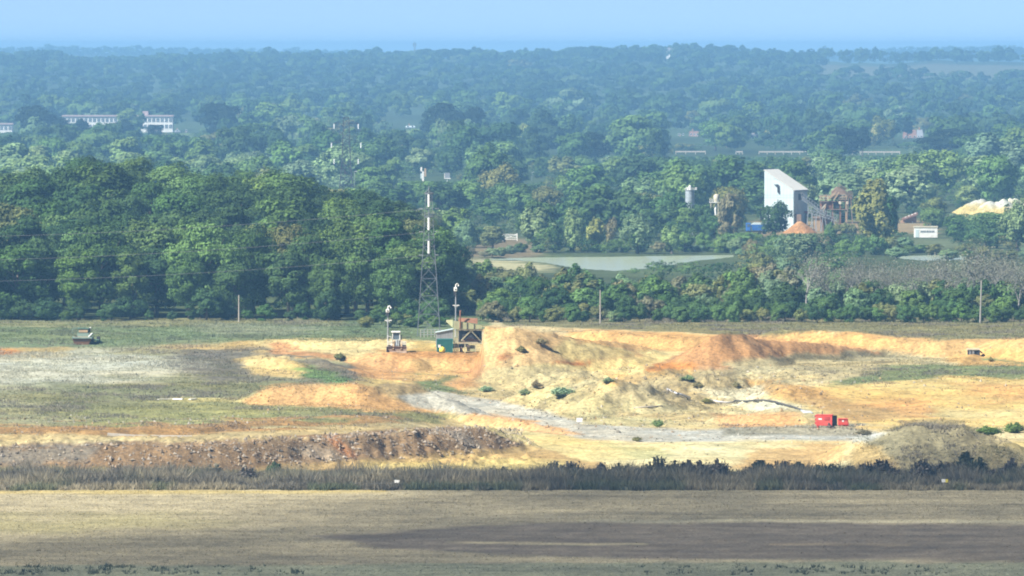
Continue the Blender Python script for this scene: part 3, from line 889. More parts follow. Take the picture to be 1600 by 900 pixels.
def whole_tree_mesh(name, seed, W, Ht, z0, nc, nl, leaf, style='oak', r=0.3):
    """Crown and trunk in one mesh, for trees too far off to show their parts."""
    rng = np.random.default_rng(seed)
    P, N, Tn = crown(rng, W, Ht, z0, nc, nl, leaf, style)
    V, Fq = leaf_quads(P, N, leaf, rng)
    mb = trunk_mb(rng, Ht, W, r, 4)
    tv = np.array(mb.v)
    tf = np.array([f if len(f) == 4 else (f + (f[-1],) * 4)[:4] for f in mb.f if len(f) == 4])
    fm = np.concatenate([np.zeros(len(Fq), int), np.ones(len(tf), int)])
    tint = np.concatenate([Tn, np.ones(len(tf))])
    return np_mesh(name, np.concatenate([V, tv]), np.concatenate([Fq, tf + len(V)]), face_attr=tint, face_mat=fm, mats=[M['leaf'], M['bark']])

# base colours of leaves
LEAF = {
    'deep green': (0.026, 0.050, 0.020), 'dark green': (0.036, 0.068, 0.023), 'mid green': (0.055, 0.095, 0.028),
    'fresh green': (0.068, 0.112, 0.034), 'yellow-green': (0.150, 0.165, 0.045), 'grey-green': (0.082, 0.122, 0.062),
    'pale green': (0.100, 0.145, 0.060), 'brownish': (0.100, 0.098, 0.055), 'olive': (0.085, 0.095, 0.035), 'golden': (0.15, 0.15, 0.06),
}
def leaf_col(word, rng):
    c = np.array(LEAF[word]) * 1.95 * rng.uniform(0.88, 1.14) * np.array([rng.uniform(.92, 1.1), 1, rng.uniform(.85, 1.15)])
    return (*c, 1.0)

ORD = "first second third fourth fifth sixth seventh eighth ninth tenth eleventh twelfth thirteenth fourteenth fifteenth sixteenth seventeenth eighteenth nineteenth twentieth".split()
ORD += ["twenty-" + o for o in ORD[:9]] + ["thirtieth"] + ["thirty-" + o for o in ORD[:9]] + ["fortieth"] + ["forty-" + o for o in ORD[:9]]

# ---- the wood on the left: each tree is trunk and crown
N_OAK = 6
OAK = []
for k in range(N_OAK):
    W, Ht = 10.5 + (k % 3) * 1.2, 16.0 + (k % 2) * 1.5
    rng = np.random.default_rng(100 + k)
    cm = crown_mesh("oak_crown", 200 + k, W, Ht, 0.4, 40 + 3 * k, 13000, 0.46)
    tm = trunk_mb(rng, Ht, W, 0.38, 6).mesh("oak_trunk", M['bark'], smooth=True)
    OAK.append((cm, tm, W, Ht))

WOOD_U = np.array([-400, 0, 60, 120, 165, 235, 300, 400, 430, 500, 560, 620, 660, 700, 722], float)
WOOD_TOP = np.array([268, 268, 258, 247, 241, 245, 264, 268, 262, 288, 293, 308, 334, 378, 412], float)
EDGE = []
woods = []          # (tree root, row number, u)
rows_wood = [(1234, 13.0), (1243, 14.5), (1256, 15.5), (1272, 16), (1292, 16.5), (1316, 16.0), (1344, 16.5), (1376, 17), (1412, 17), (1452, 17), (1495, 17)]
rng = np.random.default_rng(3)
for ri, (Yr, hh) in enumerate(rows_wood):
    uu = -60 + rng.uniform(0, 50)
    while uu < 730:
        Yt = Yr + rng.uniform(-5, 5)
        h = hh * rng.uniform(0.82, 1.16)
        p = foot(uu, Yt)
        tu, tv = proj(p.x, p.y, p.z + h * 1.07)
        lim = np.interp(tu, WOOD_U, WOOD_TOP) - 13 + rng.uniform(-4, 9)
        if tv < lim:                       # keep under the wood's skyline
            h *= max(0.3, (proj(p.x, p.y, p.z)[1] - lim) / (proj(p.x, p.y, p.z)[1] - tv))
        last_ok = uu < 640 or (ri >= 1 and uu < 700) or ri > 3
        if h > 5.5 and last_ok and uu > -80:
            k = rng.integers(N_OAK)
            cm, tm, W, Ht = OAK[k]
            s = h / Ht
            sw = s * rng.uniform(0.9, 1.3)
            word = rng.choice(['deep green', 'dark green', 'mid green', 'fresh green', 'olive'], p=[.28, .38, .24, .06, .04])
            if ri > 8: word = rng.choice(['dark green', 'mid green', 'fresh green'])
            root = thing("broadleaf_tree", None, "tree", p, rng.uniform(0, 6.28), "broadleaf trees of the wood on the left")
            cr = link("crown", cm, root)
            cr.color = tuple(np.array(leaf_col(word, rng)) * np.array([.96, .95, .92, 1]))
            cr.scale = (sw, sw, s)
            tr = link("trunk", tm, root)
            tr.scale = (sw, sw, s)
            woods.append((ri, uu, root, word))
        uu += rng.uniform(48, 76) * (1240 / Yr) ** 0.8 * (0.9 + 0.03 * hh)
for k in range(26):
    uu = -50 + k * 29 + rng.uniform(-9, 9)
    if uu < 700:
        EDGE.append((uu, 1228 + rng.uniform(-2, 4), 1.6 + 4.2 * rng.random() ** 2))
# special light crowns seen in the photograph: (u, row number, colour)
for su, sr, w in [(345, 1, 'fresh green'), (95, 2, 'fresh green'), (420, 4, 'yellow-green'), (435, 2, 'olive'), (170, 9, 'fresh green'), (575, 0, 'mid green'), (130, 4, 'fresh green'), (250, 7, 'dark green'), (60, 3, 'deep green'), (640, 3, 'dark green')]:
    cand = [t for t in woods if t[0] == sr]
    if cand:
        b = min(cand, key=lambda t: abs(t[1] - su))
        b[2].children[0].color = leaf_col(w, rng)
        woods[woods.index(b)] = (b[0], b[1], b[2], w)
ROWNAME = ["at the front edge of the wood", "in the wood's second row", "in the wood's third row", "in the wood's fourth row", "in the wood's fifth row", "in the middle of the wood", "above the middle of the wood", "high up the wood", "near the top of the wood", "just below the top of the wood", "on the skyline of the wood"]
for ri in range(len(rows_wood)):
    row = sorted([t for t in woods if t[0] == ri], key=lambda t: t[1])
    for k, (_r, _u, root, word) in enumerate(row):
        root["label"] = f"{word} tree, {ORD[k]} from the left {ROWNAME[ri]}"

# ---- trees standing singly or in belts beyond
KIND = {}
def protos(kind, n, W, Ht, z0, nc, nl, leaf, style, r=0.3):
    KIND[kind] = [(whole_tree_mesh(kind, 1000 + 37 * len(KIND) + k, W * (0.9 + 0.1 * (k % 3)), Ht, z0, nc + 3 * k, nl, leaf, style, r), W * (0.9 + 0.1 * (k % 3)), Ht) for k in range(n)]
protos('broadleaf_tree', 6, 11.0, 13.0, 0.2, 32, 4000, 0.75, 'oak')
protos('willow_tree', 4, 8.0, 10.0, 0.3, 34, 3600, 0.55, 'willow')
protos('shrub', 6, 5.0, 4.6, -0.6, 34, 4200, 0.30, 'bush', 0.12)
protos('conifer_tree', 3, 7.0, 14.0, 0.8, 34, 3000, 0.7, 'poplar', 0.25)
protos('birch_tree', 3, 4.6, 8.0, 1.0, 22, 2200, 0.40, 'willow', 0.1)

PLANTS = []
def plant(kind, u, Y, h, w, word, rng, group, label=None, dark=1.0):
    p = foot(u, Y)
    me, W, Ht = KIND[kind][rng.integers(len(KIND[kind]))]
    o = link(kind, me, None, p)
    s = w / W
    o.scale = (s, s, h / Ht)
    o.rotation_euler = (0, 0, rng.uniform(0, 6.28))
    o.color = tuple(np.array(leaf_col(word, rng)) * np.array([1.15, 1.15, 1.15, 1]))
    tag(o, label, "tree" if kind.endswith("tree") else "bush", group)
    PLANTS.append(dict(o=o, kind=kind, u=u, v=float(proj(p.x, p.y, p.z + h * 0.5)[1]), word=word, label=label))
    return o

def plant_px(kind, u, top, base, wpx, word, rng, group, label=None):
    """Tree by the rows of its top and of its foot (foot on the valley floor)."""
    Y = row_to_Y(base, 0.0)
    for _ in range(3):
        Y = row_to_Y(base, foot(u, Y).z)
    return plant(kind, u, Y, (base - top) * Y / FPX, wpx * Y / FPX, word, rng, group, label)

rng = np.random.default_rng(21)
SHORE = "trees along the far shore of the pond"
for a in [
    ('willow_tree', 728, 346, 394, 56, 'grey-green', "round pale willow bush at the pale bank beside the wood's end"),
    ('broadleaf_tree', 770, 352, 390, 48, 'olive', "low olive tree left of the white field gate"),
    ('willow_tree', 838, 328, 402, 64, 'grey-green', "tall grey-green willow at the pond's far shore right of the gate"),
    ('willow_tree', 866, 352, 402, 44, 'dark green', "dark tree between two pale willows on the far shore"),
    ('willow_tree', 897, 336, 402, 42, 'pale green', "narrow pale willow on the pond's far shore left of the yellow one"),
    ('willow_tree', 932, 346, 401, 34, 'yellow-green', "slim yellow-green willow standing at the pond's far shore"),
    ('birch_tree', 954, 338, 400, 28, 'brownish', "thin brownish tree right of the slim yellow willow"),
    ('willow_tree', 996, 338, 399, 64, 'grey-green', "broad round silver-green willow in the middle of the far shore"),
    ('willow_tree', 1050, 352, 398, 42, 'pale green', "small light green willow right of the broad silver one"),
    ('broadleaf_tree', 1142, 300, 384, 44, 'brownish', "brown autumn tree just left of the white works building"),
    ('broadleaf_tree', 1212, 312, 374, 52, 'deep green', "dark tree standing in front of the white works building"),
    ('willow_tree', 1366, 284, 392, 84, 'olive', "big rounded olive willow right of the rusty plant"),
    ('broadleaf_tree', 1392, 304, 384, 28, 'dark green', "dark tree touching the big rounded willow's right side"),
    ('willow_tree', 1258, 366, 410, 70, 'grey-green', "pale bushy tree below the orange sand pile"),
    ('shrub', 1298, 356, 388, 30, 'mid green', "green bush at the right foot of the orange sand pile"),
    ('broadleaf_tree', 1502, 332, 378, 60, 'dark green', "dark tree between the cabin and the white sand stockpile"),
    ('broadleaf_tree', 1456, 322, 366, 44, 'mid green', "green tree hiding the right side of the brick building"),
    ('broadleaf_tree', 1460, 306, 352, 40, 'olive', "olive tree at the left end of the white sand stockpile"),
    ('broadleaf_tree', 1540, 334, 384, 60, 'dark green', "dark tree in front of the white sand stockpile"),
    ('willow_tree', 1590, 312, 392, 60, 'grey-green', "grey-green tree hiding the right end of the white sand stockpile"),
    ('broadleaf_tree', 985, 290, 372, 80, 'dark green', "dark rounded tree behind the broad silver willow"),
    ('broadleaf_tree', 1042, 296, 372, 76, 'dark green', "dark tree left of the grey silo, beside the rounded dark one"),
    ('broadleaf_tree', 1074, 323, 374, 46, 'mid green', "green tree hiding the foot of the grey silo"),
    ('broadleaf_tree', 1116, 336, 377, 36, 'dark green', "dark bushy tree hiding the legs of the cream hopper"),
    ('broadleaf_tree', 1098, 318, 372, 44, 'dark green', "dark tree between the grey silo and the cream hopper"),
]:
    plant_px(a[0], a[1], a[2], a[3], a[4], a[5], rng, SHORE, a[6])
# low bushes along the shore and the dry bank
for k in range(26):
    uu = 735 + k * 17 + rng.uniform(-6, 6)
    plant_px('shrub', uu, 398 - rng.uniform(11, 22) + (3 if uu > 1000 else 5), 402 - max(0, (uu - 980) * 0.012), rng.uniform(20, 34), rng.choice(['mid green', 'dark green', 'brownish', 'olive', 'grey-green']), rng, "low bushes on the pond's far shore")
for k in range(14):
    uu = 1070 + k * 27 + rng.uniform(-8, 8)
    plant_px('shrub', uu, 372 - rng.uniform(0, 10), 398 + rng.uniform(-4, 4), rng.uniform(28, 44), rng.choice(['mid green', 'olive', 'grey-green', 'fresh green', 'brownish']), rng, "bushes below the works")
for k in range(12):
    uu = 1400 + k * 20 + rng.uniform(-8, 8)
    plant_px('shrub', uu, 386 + rng.uniform(-4, 4), 404 + rng.uniform(-2, 4), rng.uniform(26, 40), rng.choice(['mid green', 'olive', 'grey-green', 'brownish']), rng, "bushes beside the far pond")

for k in range(11):
    plant('shrub', 572 + 12 * k, 1196 + 9 * (k % 3), rng.uniform(1.2, 2.2), rng.uniform(2.2, 3.4), rng.choice(['dark green', 'mid green', 'olive']), rng, "low bushes behind the loader")
for k in range(4):
    plant_px('shrub', 1296 + 12 * k, 346 + 3 * (k % 2), 368, 20, rng.choice(['mid green', 'olive']), rng, "bushes at the foot of the rusty plant")
for uu, Yy, h in EDGE:
    plant('shrub', uu, Yy, h, h * rng.uniform(1.0, 1.6), rng.choice(['deep green', 'dark green']), rng, "bushes along the foot of the wood")
for k in range(16):   # between the wood's end and the pond
    plant('shrub', 700 + 8 * k, 1380 + 26 * (k % 4), rng.uniform(4, 7.5), rng.uniform(5, 8), rng.choice(['olive', 'grey-green', 'fresh green', 'mid green']), rng, "bushes between the wood and the pond")

# ---- belt of scrub behind the quarry, right of the wood
SCR = "shrubs and young trees of the belt behind the quarry"
rng = np.random.default_rng(33)
for ri, (Yr, hlo, hhi) in enumerate([(1222, 2.0, 3.4), (1234, 2.6, 4.4), (1250, 3.4, 5.6), (1272, 4.0, 6.6), (1296, 5.6, 8.4), (1322, 7.0, 9.4)]):
    uu = (700 if ri > 1 else 740) + rng.uniform(0, 30)
    while uu < 1680:
        h = rng.uniform(hlo, hhi)
        if ri >= 4 and uu < 900 and rng.random() < .5: h *= .8
        if uu > 1240: h *= 0.92 if ri < 3 else 1.0
        if 640 < uu < 820: h *= 0.8
        kind = 'shrub' if (ri < 3 or rng.random() < 0.55) else rng.choice(['birch_tree', 'broadleaf_tree'])
        word = rng.choice(['deep green', 'dark green', 'mid green', 'olive', 'brownish', 'grey-green', 'fresh green'], p=[.2, .34, .26, .1, .02, .06, .02] if ri < 3 else [.06, .22, .28, .2, .06, .16, .02])
        if uu > 1250 and ri >= 3: word = rng.choice(['olive', 'grey-green', 'mid green', 'dark green'])
        w = h * rng.uniform(0.95, 1.5) if kind == 'shrub' else h * rng.uniform(.6, .85)
        Yy = Yr + rng.uniform(-4, 4)
        p = foot(uu, Yy)
        tv = proj(p.x, p.y, p.z + h)[1]
        lim = 425 if 800 < uu < 1150 else 415
        if uu > 1250: lim = 432
        if tv < lim: h *= (proj(p.x, p.y, p.z)[1] - lim) / (proj(p.x, p.y, p.z)[1] - tv)
        if h > 1.2:
            plant(kind, uu, Yy, h, w, word, rng, SCR)
        uu += w * FPX / Yr * rng.uniform(0.55, 0.9) * (1.15 if ri > 1 else 1)
plant('shrub', 908, 1336, 8.6, 7.0, 'dark green', rng, SCR, "tall dark bush standing up in front of the pond")
plant('shrub', 1006, 1336, 6.6, 4.0, 'olive', rng, SCR, "olive bush standing up against the middle of the pond")
plant('shrub', 880, 1330, 7.6, 5.0, 'olive', rng, SCR, "olive bush left of the tall dark one in front of the pond")
plant('shrub', 770, 1218, 3.4, 5.0, 'brownish', rng, SCR, "brownish mound of scrub behind the screening plant roof")
for k in range(22):   # bushes in the open ground
    plant('shrub', 1150 + 8 * k + rng.uniform(-5, 5), 1380 + 40 * (k % 6), rng.uniform(4, 7), rng.uniform(6, 10), rng.choice(['olive', 'grey-green', 'mid green', 'dark green']), rng, "bushes right of the pond")
for k in range(10):   # thicket climbing to the right of the pond
    plant('shrub', 1130 + 14 * k, 1370 + 20 * (k % 3), rng.uniform(5.5, 8.5), rng.uniform(6, 8), rng.choice(['olive', 'grey-green', 'brownish', 'mid green']), rng, "bushes right of the pond")

# ---- bare grey trees on the right, each trunk with twigs and a thin veil of leaves
def bare_mesh(seed, Ht):
    r = random.Random(seed)
    mb = MB()
    tips = []
    def grow(a, d, ln, rad, depth):
        b = a + d * ln
        mb.tube([a, b], [rad, rad * 0.6], 4)
        if depth == 0:
            tips.append(b)
            return
        for _ in range(r.choice((2, 3, 3))):
            nd = (d + Vector((r.gauss(0, .42), r.gauss(0, .42), r.gauss(0.12, .22)))).normalized()
            grow(a + d * ln * r.uniform(0.55, 1.0), nd, ln * r.uniform(0.55, 0.8), rad * 0.55, depth - 1)
    grow(Vector((0, 0, -0.3)), Vector((r.gauss(0, .06), r.gauss(0, .06), 1)).normalized(), Ht * 0.36, 0.12, 4)
    return mb, tips
BARE = []
for k in range(4):
    mb, tips = bare_mesh(50 + k, 7.0)
    rg = np.random.default_rng(k)
    tp = np.array([t[:] for t in tips])
    P = np.repeat(tp, 13, 0) + rg.normal(size=(len(tp) * 13, 3)) * 0.6
    V, Fq = leaf_quads(P, unit(rg.normal(size=P.shape) + np.array([0, 0, .5])), 0.16, rg)
    vm = np_mesh("twig_leaves", V, Fq, M['leaf'], face_attr=rg.uniform(.7, 1.3, len(P)))
    BARE.append((mb.mesh("bare_branches", M['pale_bark']), vm))
rng = np.random.default_rng(8)
bare = []
for k in range(44):
    uu = 1262 + k * 8.2 + rng.uniform(-8, 8)
    Yy = 1262 + (k * 37 % 90)
    p = foot(uu, Yy)
    h = rng.uniform(9.0, 13.0) * (1.08 if uu > 1490 else 0.95)
    root = thing("bare_tree", None, "tree", p, rng.uniform(0, 6.28), "thin grey half-bare trees on the right")
    bm_, vm_ = BARE[k % 4]
    b = link("trunk", bm_, root); b.scale = (h / 7.5,) * 3
    l = link("crown", vm_, root); l.scale = (h / 7.5,) * 3
    g = rng.uniform(.8, 1.2)
    l.color = (0.21 * g, 0.215 * g, 0.165 * g, 1)
    bare.append((uu, root))
for k, (uu, root) in enumerate(sorted(bare, key=lambda t: t[0])):
    root["label"] = f"thin grey half-bare tree, {ORD[k]} from the left in the belt behind the quarry"

# ---- the valley beyond the works: nearer rows tree by tree
KEEP = [  # places that trees must not cover: (u0, u1, top row, bottom row, distance)
    (1190, 1268, 262, 348, 2000), (1228, 1335, 286, 364, 1990), (1066, 1090, 286, 322, 1960), (1102, 1128, 298, 330, 1960), (516, 570, 178, 292, 2350),
    (1052, 1096, 200, 224, 4100), (1408, 1448, 196, 222, 4000), (96, 176, 176, 193, 4300), (226, 300, 176, 208, 4300), (-10, 22, 190, 206, 4300),
    (1480, 1600, 303, 331, 2200), (1404, 1434, 330, 362, 2100), (1424, 1470, 360, 378, 1950), (784, 808, 366, 384, 1880), (652, 706, 260, 282, 2700), (828, 838, 266, 286, 2700),
    (1055, 1260, 236, 244, 3450), (1330, 1412, 232, 243, 3450), (1166, 1200, 344, 362, 1960), (620, 652, 194, 200, 4400), (868, 960, 236, 242, 3400), (830, 1000, 400, 419, 1690), (1000, 1140, 399, 408, 1690),
]
def room(u, top, base, w, Y):
    """Share of its height that a tree may keep without covering something that shows."""
    k = 1.0
    for a, b, t, q, d in KEEP:
        if Y < d + 30 and u + w * .5 > a and u - w * .5 < b and top < q and base > t:
            k = min(k, max(0.0, base - q) / (base - top))
    return k
def blocked(u, top, base, w, Y):
    for a, b, t, q, d in KEEP:
        if abs(Y - d) < 40 and a - 4 < u < b + 4 and base > t and top < q: return True
    return False
VAL = "broadleaf trees of the valley beyond the ponds"
rng = np.random.default_rng(77)
n_val = 0
for Yr in [2840, 2690, 2550, 2420, 2300, 2190, 2085, 1985, 1900, 1830]:
    uu = -40 + rng.uniform(0, 40)
    while uu < 1650:
        h = 7.0 + 11 * rng.random() ** 1.5
        w = h * rng.uniform(0.85, 1.4)
        Yy = Yr + rng.uniform(-35, 35)
        p = foot(uu, Yy)
        bu, bv = proj(p.x, p.y, p.z)
        tv = proj(p.x, p.y, p.z + h)[1]
        wpx = w * FPX / Yy
        hid = uu < 690 and tv > np.interp(uu, WOOD_U, WOOD_TOP) + 4       # behind the wood
        near_shore = Yr < 2000 and 690 < uu < 1110
        if near_shore: hid = hid or rng.random() < 0.45
        if Yr < 2000 and uu > 1230: h, tv = h * .7, bv - (bv - tv) * .7
        kr = room(uu, tv, bv, wpx * 0.8, Yy)
        h, w = h * kr, w * (0.4 + 0.6 * kr)
        if not hid and h > 3.5 and not blocked(uu, tv, bv, wpx * 0.8, Yy) and n_val < 300:
            kind = rng.choice(['broadleaf_tree', 'broadleaf_tree', 'broadleaf_tree', 'willow_tree'])
            word = rng.choice(['deep green', 'dark green', 'mid green', 'fresh green', 'grey-green', 'olive', 'pale green', 'brownish'], p=[.14, .30, .28, .07, .10, .08, .02, .01])
            if (uu < 560 and Yr > 2350) or (uu > 1260 and 1950 < Yr < 2800): word = rng.choice(['grey-green', 'pale green', 'fresh green', 'mid green'], p=[.4, .25, .1, .25])
            plant(kind, uu, Yy, h, w, word, rng, VAL)
            n_val += 1
        uu += wpx * rng.uniform(0.62, 1.0)
# conspicuous distant trees
FARSET = "conspicuous dark trees far across the valley"
for kind, uu, top, base, wpx, word, lab in [
    ('broadleaf_tree', 62, 158, 226, 78, 'deep green', "large dark round tree left of the school building"),
    ('broadleaf_tree', 88, 182, 226, 56, 'deep green', "dark tree leaning on the school's left end"),
    ('broadleaf_tree', 128, 182, 226, 30, 'deep green', "dark tree in front of the school's left wing"),
    ('broadleaf_tree', 194, 185, 226, 42, 'deep green', "dark tree in front of the middle of the school"),
    ('broadleaf_tree', 243, 194, 224, 34, 'deep green', "small dark tree below the school's right windows"),
    ('broadleaf_tree', 345, 158, 222, 70, 'deep green', "large dark tree right of the school building"),
    ('broadleaf_tree', 692, 154, 228, 78, 'deep green', "very dark rounded oak right of the far pylon, left of a twin"),
    ('broadleaf_tree', 742, 166, 228, 46, 'deep green', "dark oak at the right side of the very dark rounded oak"),
    ('broadleaf_tree', 895, 205, 262, 60, 'dark green', "dark spreading tree midway between the far pylon and the cottage"),
    ('broadleaf_tree', 990, 178, 256, 96, 'mid green', "broad bushy green tree left of the red-roofed cottage"),
    ('broadleaf_tree', 930, 205, 256, 50, 'deep green', "dark tree at the foot of the broad bushy green one"),
    ('broadleaf_tree', 1118, 187, 236, 60, 'mid green', "rounded green tree close to the red-roofed cottage's right"),
    ('broadleaf_tree', 1316, 198, 248, 74, 'deep green', "dark spreading tree above the pale parapet, left of the brown-roofed house"),
    ('broadleaf_tree', 1490, 200, 250, 118, 'deep green', "large dark tree hiding the right end of the brown-roofed house"),
    ('conifer_tree', 1348, 109, 164, 34, 'deep green', "tall pointed dark conifer on the distant slope, left of a pair"),
    ('conifer_tree', 1396, 133, 170, 20, 'deep green', "slender dark tree, left one of a pair on the distant slope"),
    ('conifer_tree', 1418, 129, 170, 24, 'deep green', "slender dark tree, right one of a pair on the distant slope"),
    ('conifer_tree', 1510, 118, 168, 34, 'deep green', "tall dark conifer far right on the distant slope"),
    ('broadleaf_tree', 1374, 192, 228, 36, 'golden', "tree with yellowing left side near the brown-roofed house"),
    ('broadleaf_tree', 470, 118, 158, 62, 'dark green', "dark rounded tree above the valley, up left of the far pylon"),
    ('broadleaf_tree', 200, 170, 212, 44, 'fresh green', "light green tree against the middle of the school"),
    ('broadleaf_tree', 420, 158, 216, 66, 'fresh green', "bright green rounded tree left of the far pylon"),
    ('willow_tree', 820, 192, 226, 26, 'yellow-green', "small yellow-green tree between the dark oaks and the bushy tree"),
    ('willow_tree', 1206, 188, 220, 26, 'golden', "small golden tree right of the rounded green one"),
]:
    o = plant_px(kind, uu, top, base, wpx, word, rng, FARSET, lab)
    if word == 'deep green': o.color = (0.020, 0.034, 0.016, 1)
# trees on the skyline field at the right
for uu, top, w, lab in [(1495, 72, 24, "lone umbrella-shaped tree on the right skyline"), (1560, 70, 26, "rounded tree at the skyline's right end"), (1536, 78, 22, "smaller skyline tree left of the rounded one"), (1450, 80, 14, "small bush on the skyline right of the copse")]:
    Yy = 7350
    p = foot(uu, Yy); bv = proj(p.x, p.y, p.z)[1]
    plant('broadleaf_tree', uu, Yy, (bv - top) * Yy / FPX, w * Yy / FPX, 'deep green', rng, "trees on the right skyline", lab)

# ---- labels of the trees that have none yet: by the nearest thing one can find
MARK = [("the grey silo", 1078, 305), ("the cream hopper", 1115, 318), ("the white works building", 1218, 300), ("the rusty plant", 1300, 318), ("the far pylon", 541, 235), ("the lamp post", 832, 276),
        ("the red-roofed cottage", 1075, 213), ("the brown-roofed house", 1427, 210), ("the school", 185, 192), ("the white sand stockpile", 1528, 318), ("the portable cabin", 1447, 370), ("the white field gate", 797, 375),
        ("the near pylon's top", 670, 310), ("the white tower", 661, 270), ("the pond", 980, 410), ("the big rounded willow", 1376, 335), ("the bare grey trees", 1450, 415), ("the pointed conifer", 1348, 136), ("the twin dark oaks", 712, 195),
        ("the wood's skyline", 200, 240), ("the wood's right end", 720, 400), ("the wooden pole", 938, 478), ("the sandy tip mound", 850, 515), ("the dark orange heap", 1140, 515), ("the long orange bank", 1400, 520), ("the screening plant", 730, 505), ("the bushy green tree", 990, 215), ("the tall grey trunk", 1532, 470), ("the brick building", 1420, 345), ("the pale parapet", 1150, 240), ("the far skyline mast", 648, 100)]
from collections import defaultdict
pend = defaultdict(list)
for q in PLANTS:
    if q['label']: continue
    nm, mu, mv = min(MARK, key=lambda m: (m[1] - q['u']) ** 2 + ((m[2] - q['v']) * 1.6) ** 2)
    du, dv = q['u'] - mu, q['v'] - mv
    side = ("left of" if du < 0 else "right of") if abs(du) > 1.2 * abs(dv) else ("behind" if dv < 0 else "in front of")
    kind = {'broadleaf_tree': 'broadleaf tree', 'willow_tree': 'willowy tree', 'shrub': 'bush', 'birch_tree': 'young tree', 'conifer_tree': 'conifer'}[q['kind']]
    pend[(q['word'], kind, side, nm)].append((du * du + dv * dv, q))
for (word, kind, side, nm), L_ in pend.items():
    L_.sort(key=lambda t: t[0])
    for k, (_d, q) in enumerate(L_):
        q['o']["label"] = f"{word} {kind} {side} {nm}" if len(L_) == 1 else f"{ORD[k]} {word} {kind} {side} {nm}, counted outward"

# ---- the far-off woodland that reads as one mass
def woodland(name, label, Ys, seed, leaf_k, density=1.0, ridge=False, low=False):
    rng = np.random.default_rng(seed)
    protos_ = []
    for k in range(8):
        r2 = np.random.default_rng(900 + k + seed)
        P, N, Tn = crown(r2, 11, 12, 0.2, 13 + k, int(leaf_k), 1.0, 'oak' if k < 6 else 'willow')
        protos_.append((P, N, Tn))
    words = ['deep green', 'dark green', 'mid green', 'fresh green', 'olive', 'grey-green', 'brownish']
    PP, NN, CC, SZ = [], [], [], []
    for Yr in Ys:
        uu = -260 + rng.uniform(0, 30)
        while uu < 1880:
            Yy = Yr + rng.uniform(-60, 60) * (Yr / 3000)
            h = 8 + 11 * rng.random() ** 1.5
            if ridge: h = rng.uniform(8, 12) + 3.0 * float(vnoise(np.array([uu * .022]), np.array([Yr * .01]), 12)[0])
            if low: h = rng.uniform(3.0, 7.0)
            lake_free = True
            w = h * (rng.uniform(1.2, 2.3) if ridge else rng.uniform(0.95, 1.7))
            p = foot(uu, Yy)
            bv = proj(p.x, p.y, p.z)[1]; tv = proj(p.x, p.y, p.z + h)[1]
            wpx = w * FPX / Yy
            kr = room(uu, tv, bv, wpx * .8, Yy)
            h, w = h * kr, w * (.4 + .6 * kr)
            ok = h > (0.8 if low else 2) and not (low and hidden_low(uu, Yy)) and not blocked(uu, tv, bv, wpx, Yy) and not (1275 < uu < 1720 and 6450 < Yy < 7500 and not (1275 < uu < 1440 and Yy > 7150))
            if 1275 < uu < 1440 and 7150 < Yy < 7900:
                h = rng.uniform(15, 20) * (1 - 0.25 * abs((uu - 1350) / 85)); w = h * .8
            h = min(h, 55.5 - p.z)
            if ok and h > .8 and rng.random() < density:
                P, N, Tn = protos_[rng.integers(8)]
                n = max(60, int(len(P) * min(1.0, (2900 / Yy) ** 1.3)))
                idx = rng.permutation(len(P))[:n]
                a = rng.uniform(0, 6.28); ca, sa = math.cos(a), math.sin(a)
                R = np.array([[ca, -sa, 0], [sa, ca, 0], [0, 0, 1]])
                S = np.array([w / 11, w / 11, h / 12])
                PP.append((P[idx] * S) @ R.T + np.array(p))
                NN.append(N[idx] @ R.T)
                word = rng.choice(words, p=[.34, .42, .2, .0, .02, .02, .0] if ridge else [.24, .36, .26, .03, .06, .05, .0])
                CC.append(np.array(leaf_col(word, rng)[:3])[None] * (0.7 if ridge else 1.0) * (0.5 + 0.5 * Tn[idx][:, None]))
                SZ.append(np.full(n, 0.62 * (w / 11) * math.sqrt(len(P) / n)))
            uu += wpx * rng.uniform(0.6, 1.0)
    P, N, Cc, S = map(np.concatenate, (PP, NN, CC, SZ))
    V, Fq = leaf_tris(P, N, S, rng)
    o = link(name, np_mesh(name, V, Fq, M['mass'], vert_col=np.repeat(Cc, 3, 0)))
    return tag(o, label, kind="stuff")
def hidden_low(uu, Yy):
    v = proj((uu - 800) * Yy / FPX, Yy, 0)[1]
    X_ = np.array([(uu - 800) * Yy / FPX]); Y_ = np.array([Yy])
    for L in LAKE_XY:
        if inside(L, X_, Y_)[0] or edge_dist(L, X_, Y_)[0] < 6: return True
    if Yy < 1780: return uu < 700 or (uu < 960 and v > 402) or v > 440 or (uu > 1320 and v > 392)
    return (uu < 660 and v > 300) or (v > 388 and 690 < uu < 1100) or (345 < v < 366 and 1180 < uu < 1460)
woodland("valley_undergrowth", "low green scrub filling the gaps between the valley's trees", [1370, 1410, 1450, 1510, 1570, 1630, 1690, 1750, 1800, 1850, 1905, 1960, 2020, 2085, 2150, 2220, 2300, 2380, 2470, 2560, 2660, 2770, 2890], 64, 520, low=True)
woodland("valley_hedges", "low hedges and gardens between the far trees", [2960, 3060, 3160, 3260, 3360, 3500, 3640, 3800, 3960, 4150], 66, 300, low=True)
woodland("valley_woodland", "dense hazy woodland filling the valley behind the works", [2960, 3060, 3170, 3290, 3420, 3560, 3710, 3870, 4040, 4230, 4440, 4670, 4850], 61, 1900)
woodland("ridge_woodland", "blue hazed woodland on the distant ridge", [5010, 5260, 5530, 5800, 6100, 6400, 6700, 6980, 7200, 7400, 7560, 7700], 62, 1700, ridge=True)
woodland("far_ridge_woodland", "pale blue woodland on the farthest skyline", [11200, 11500, 11800], 63, 900, ridge=True)

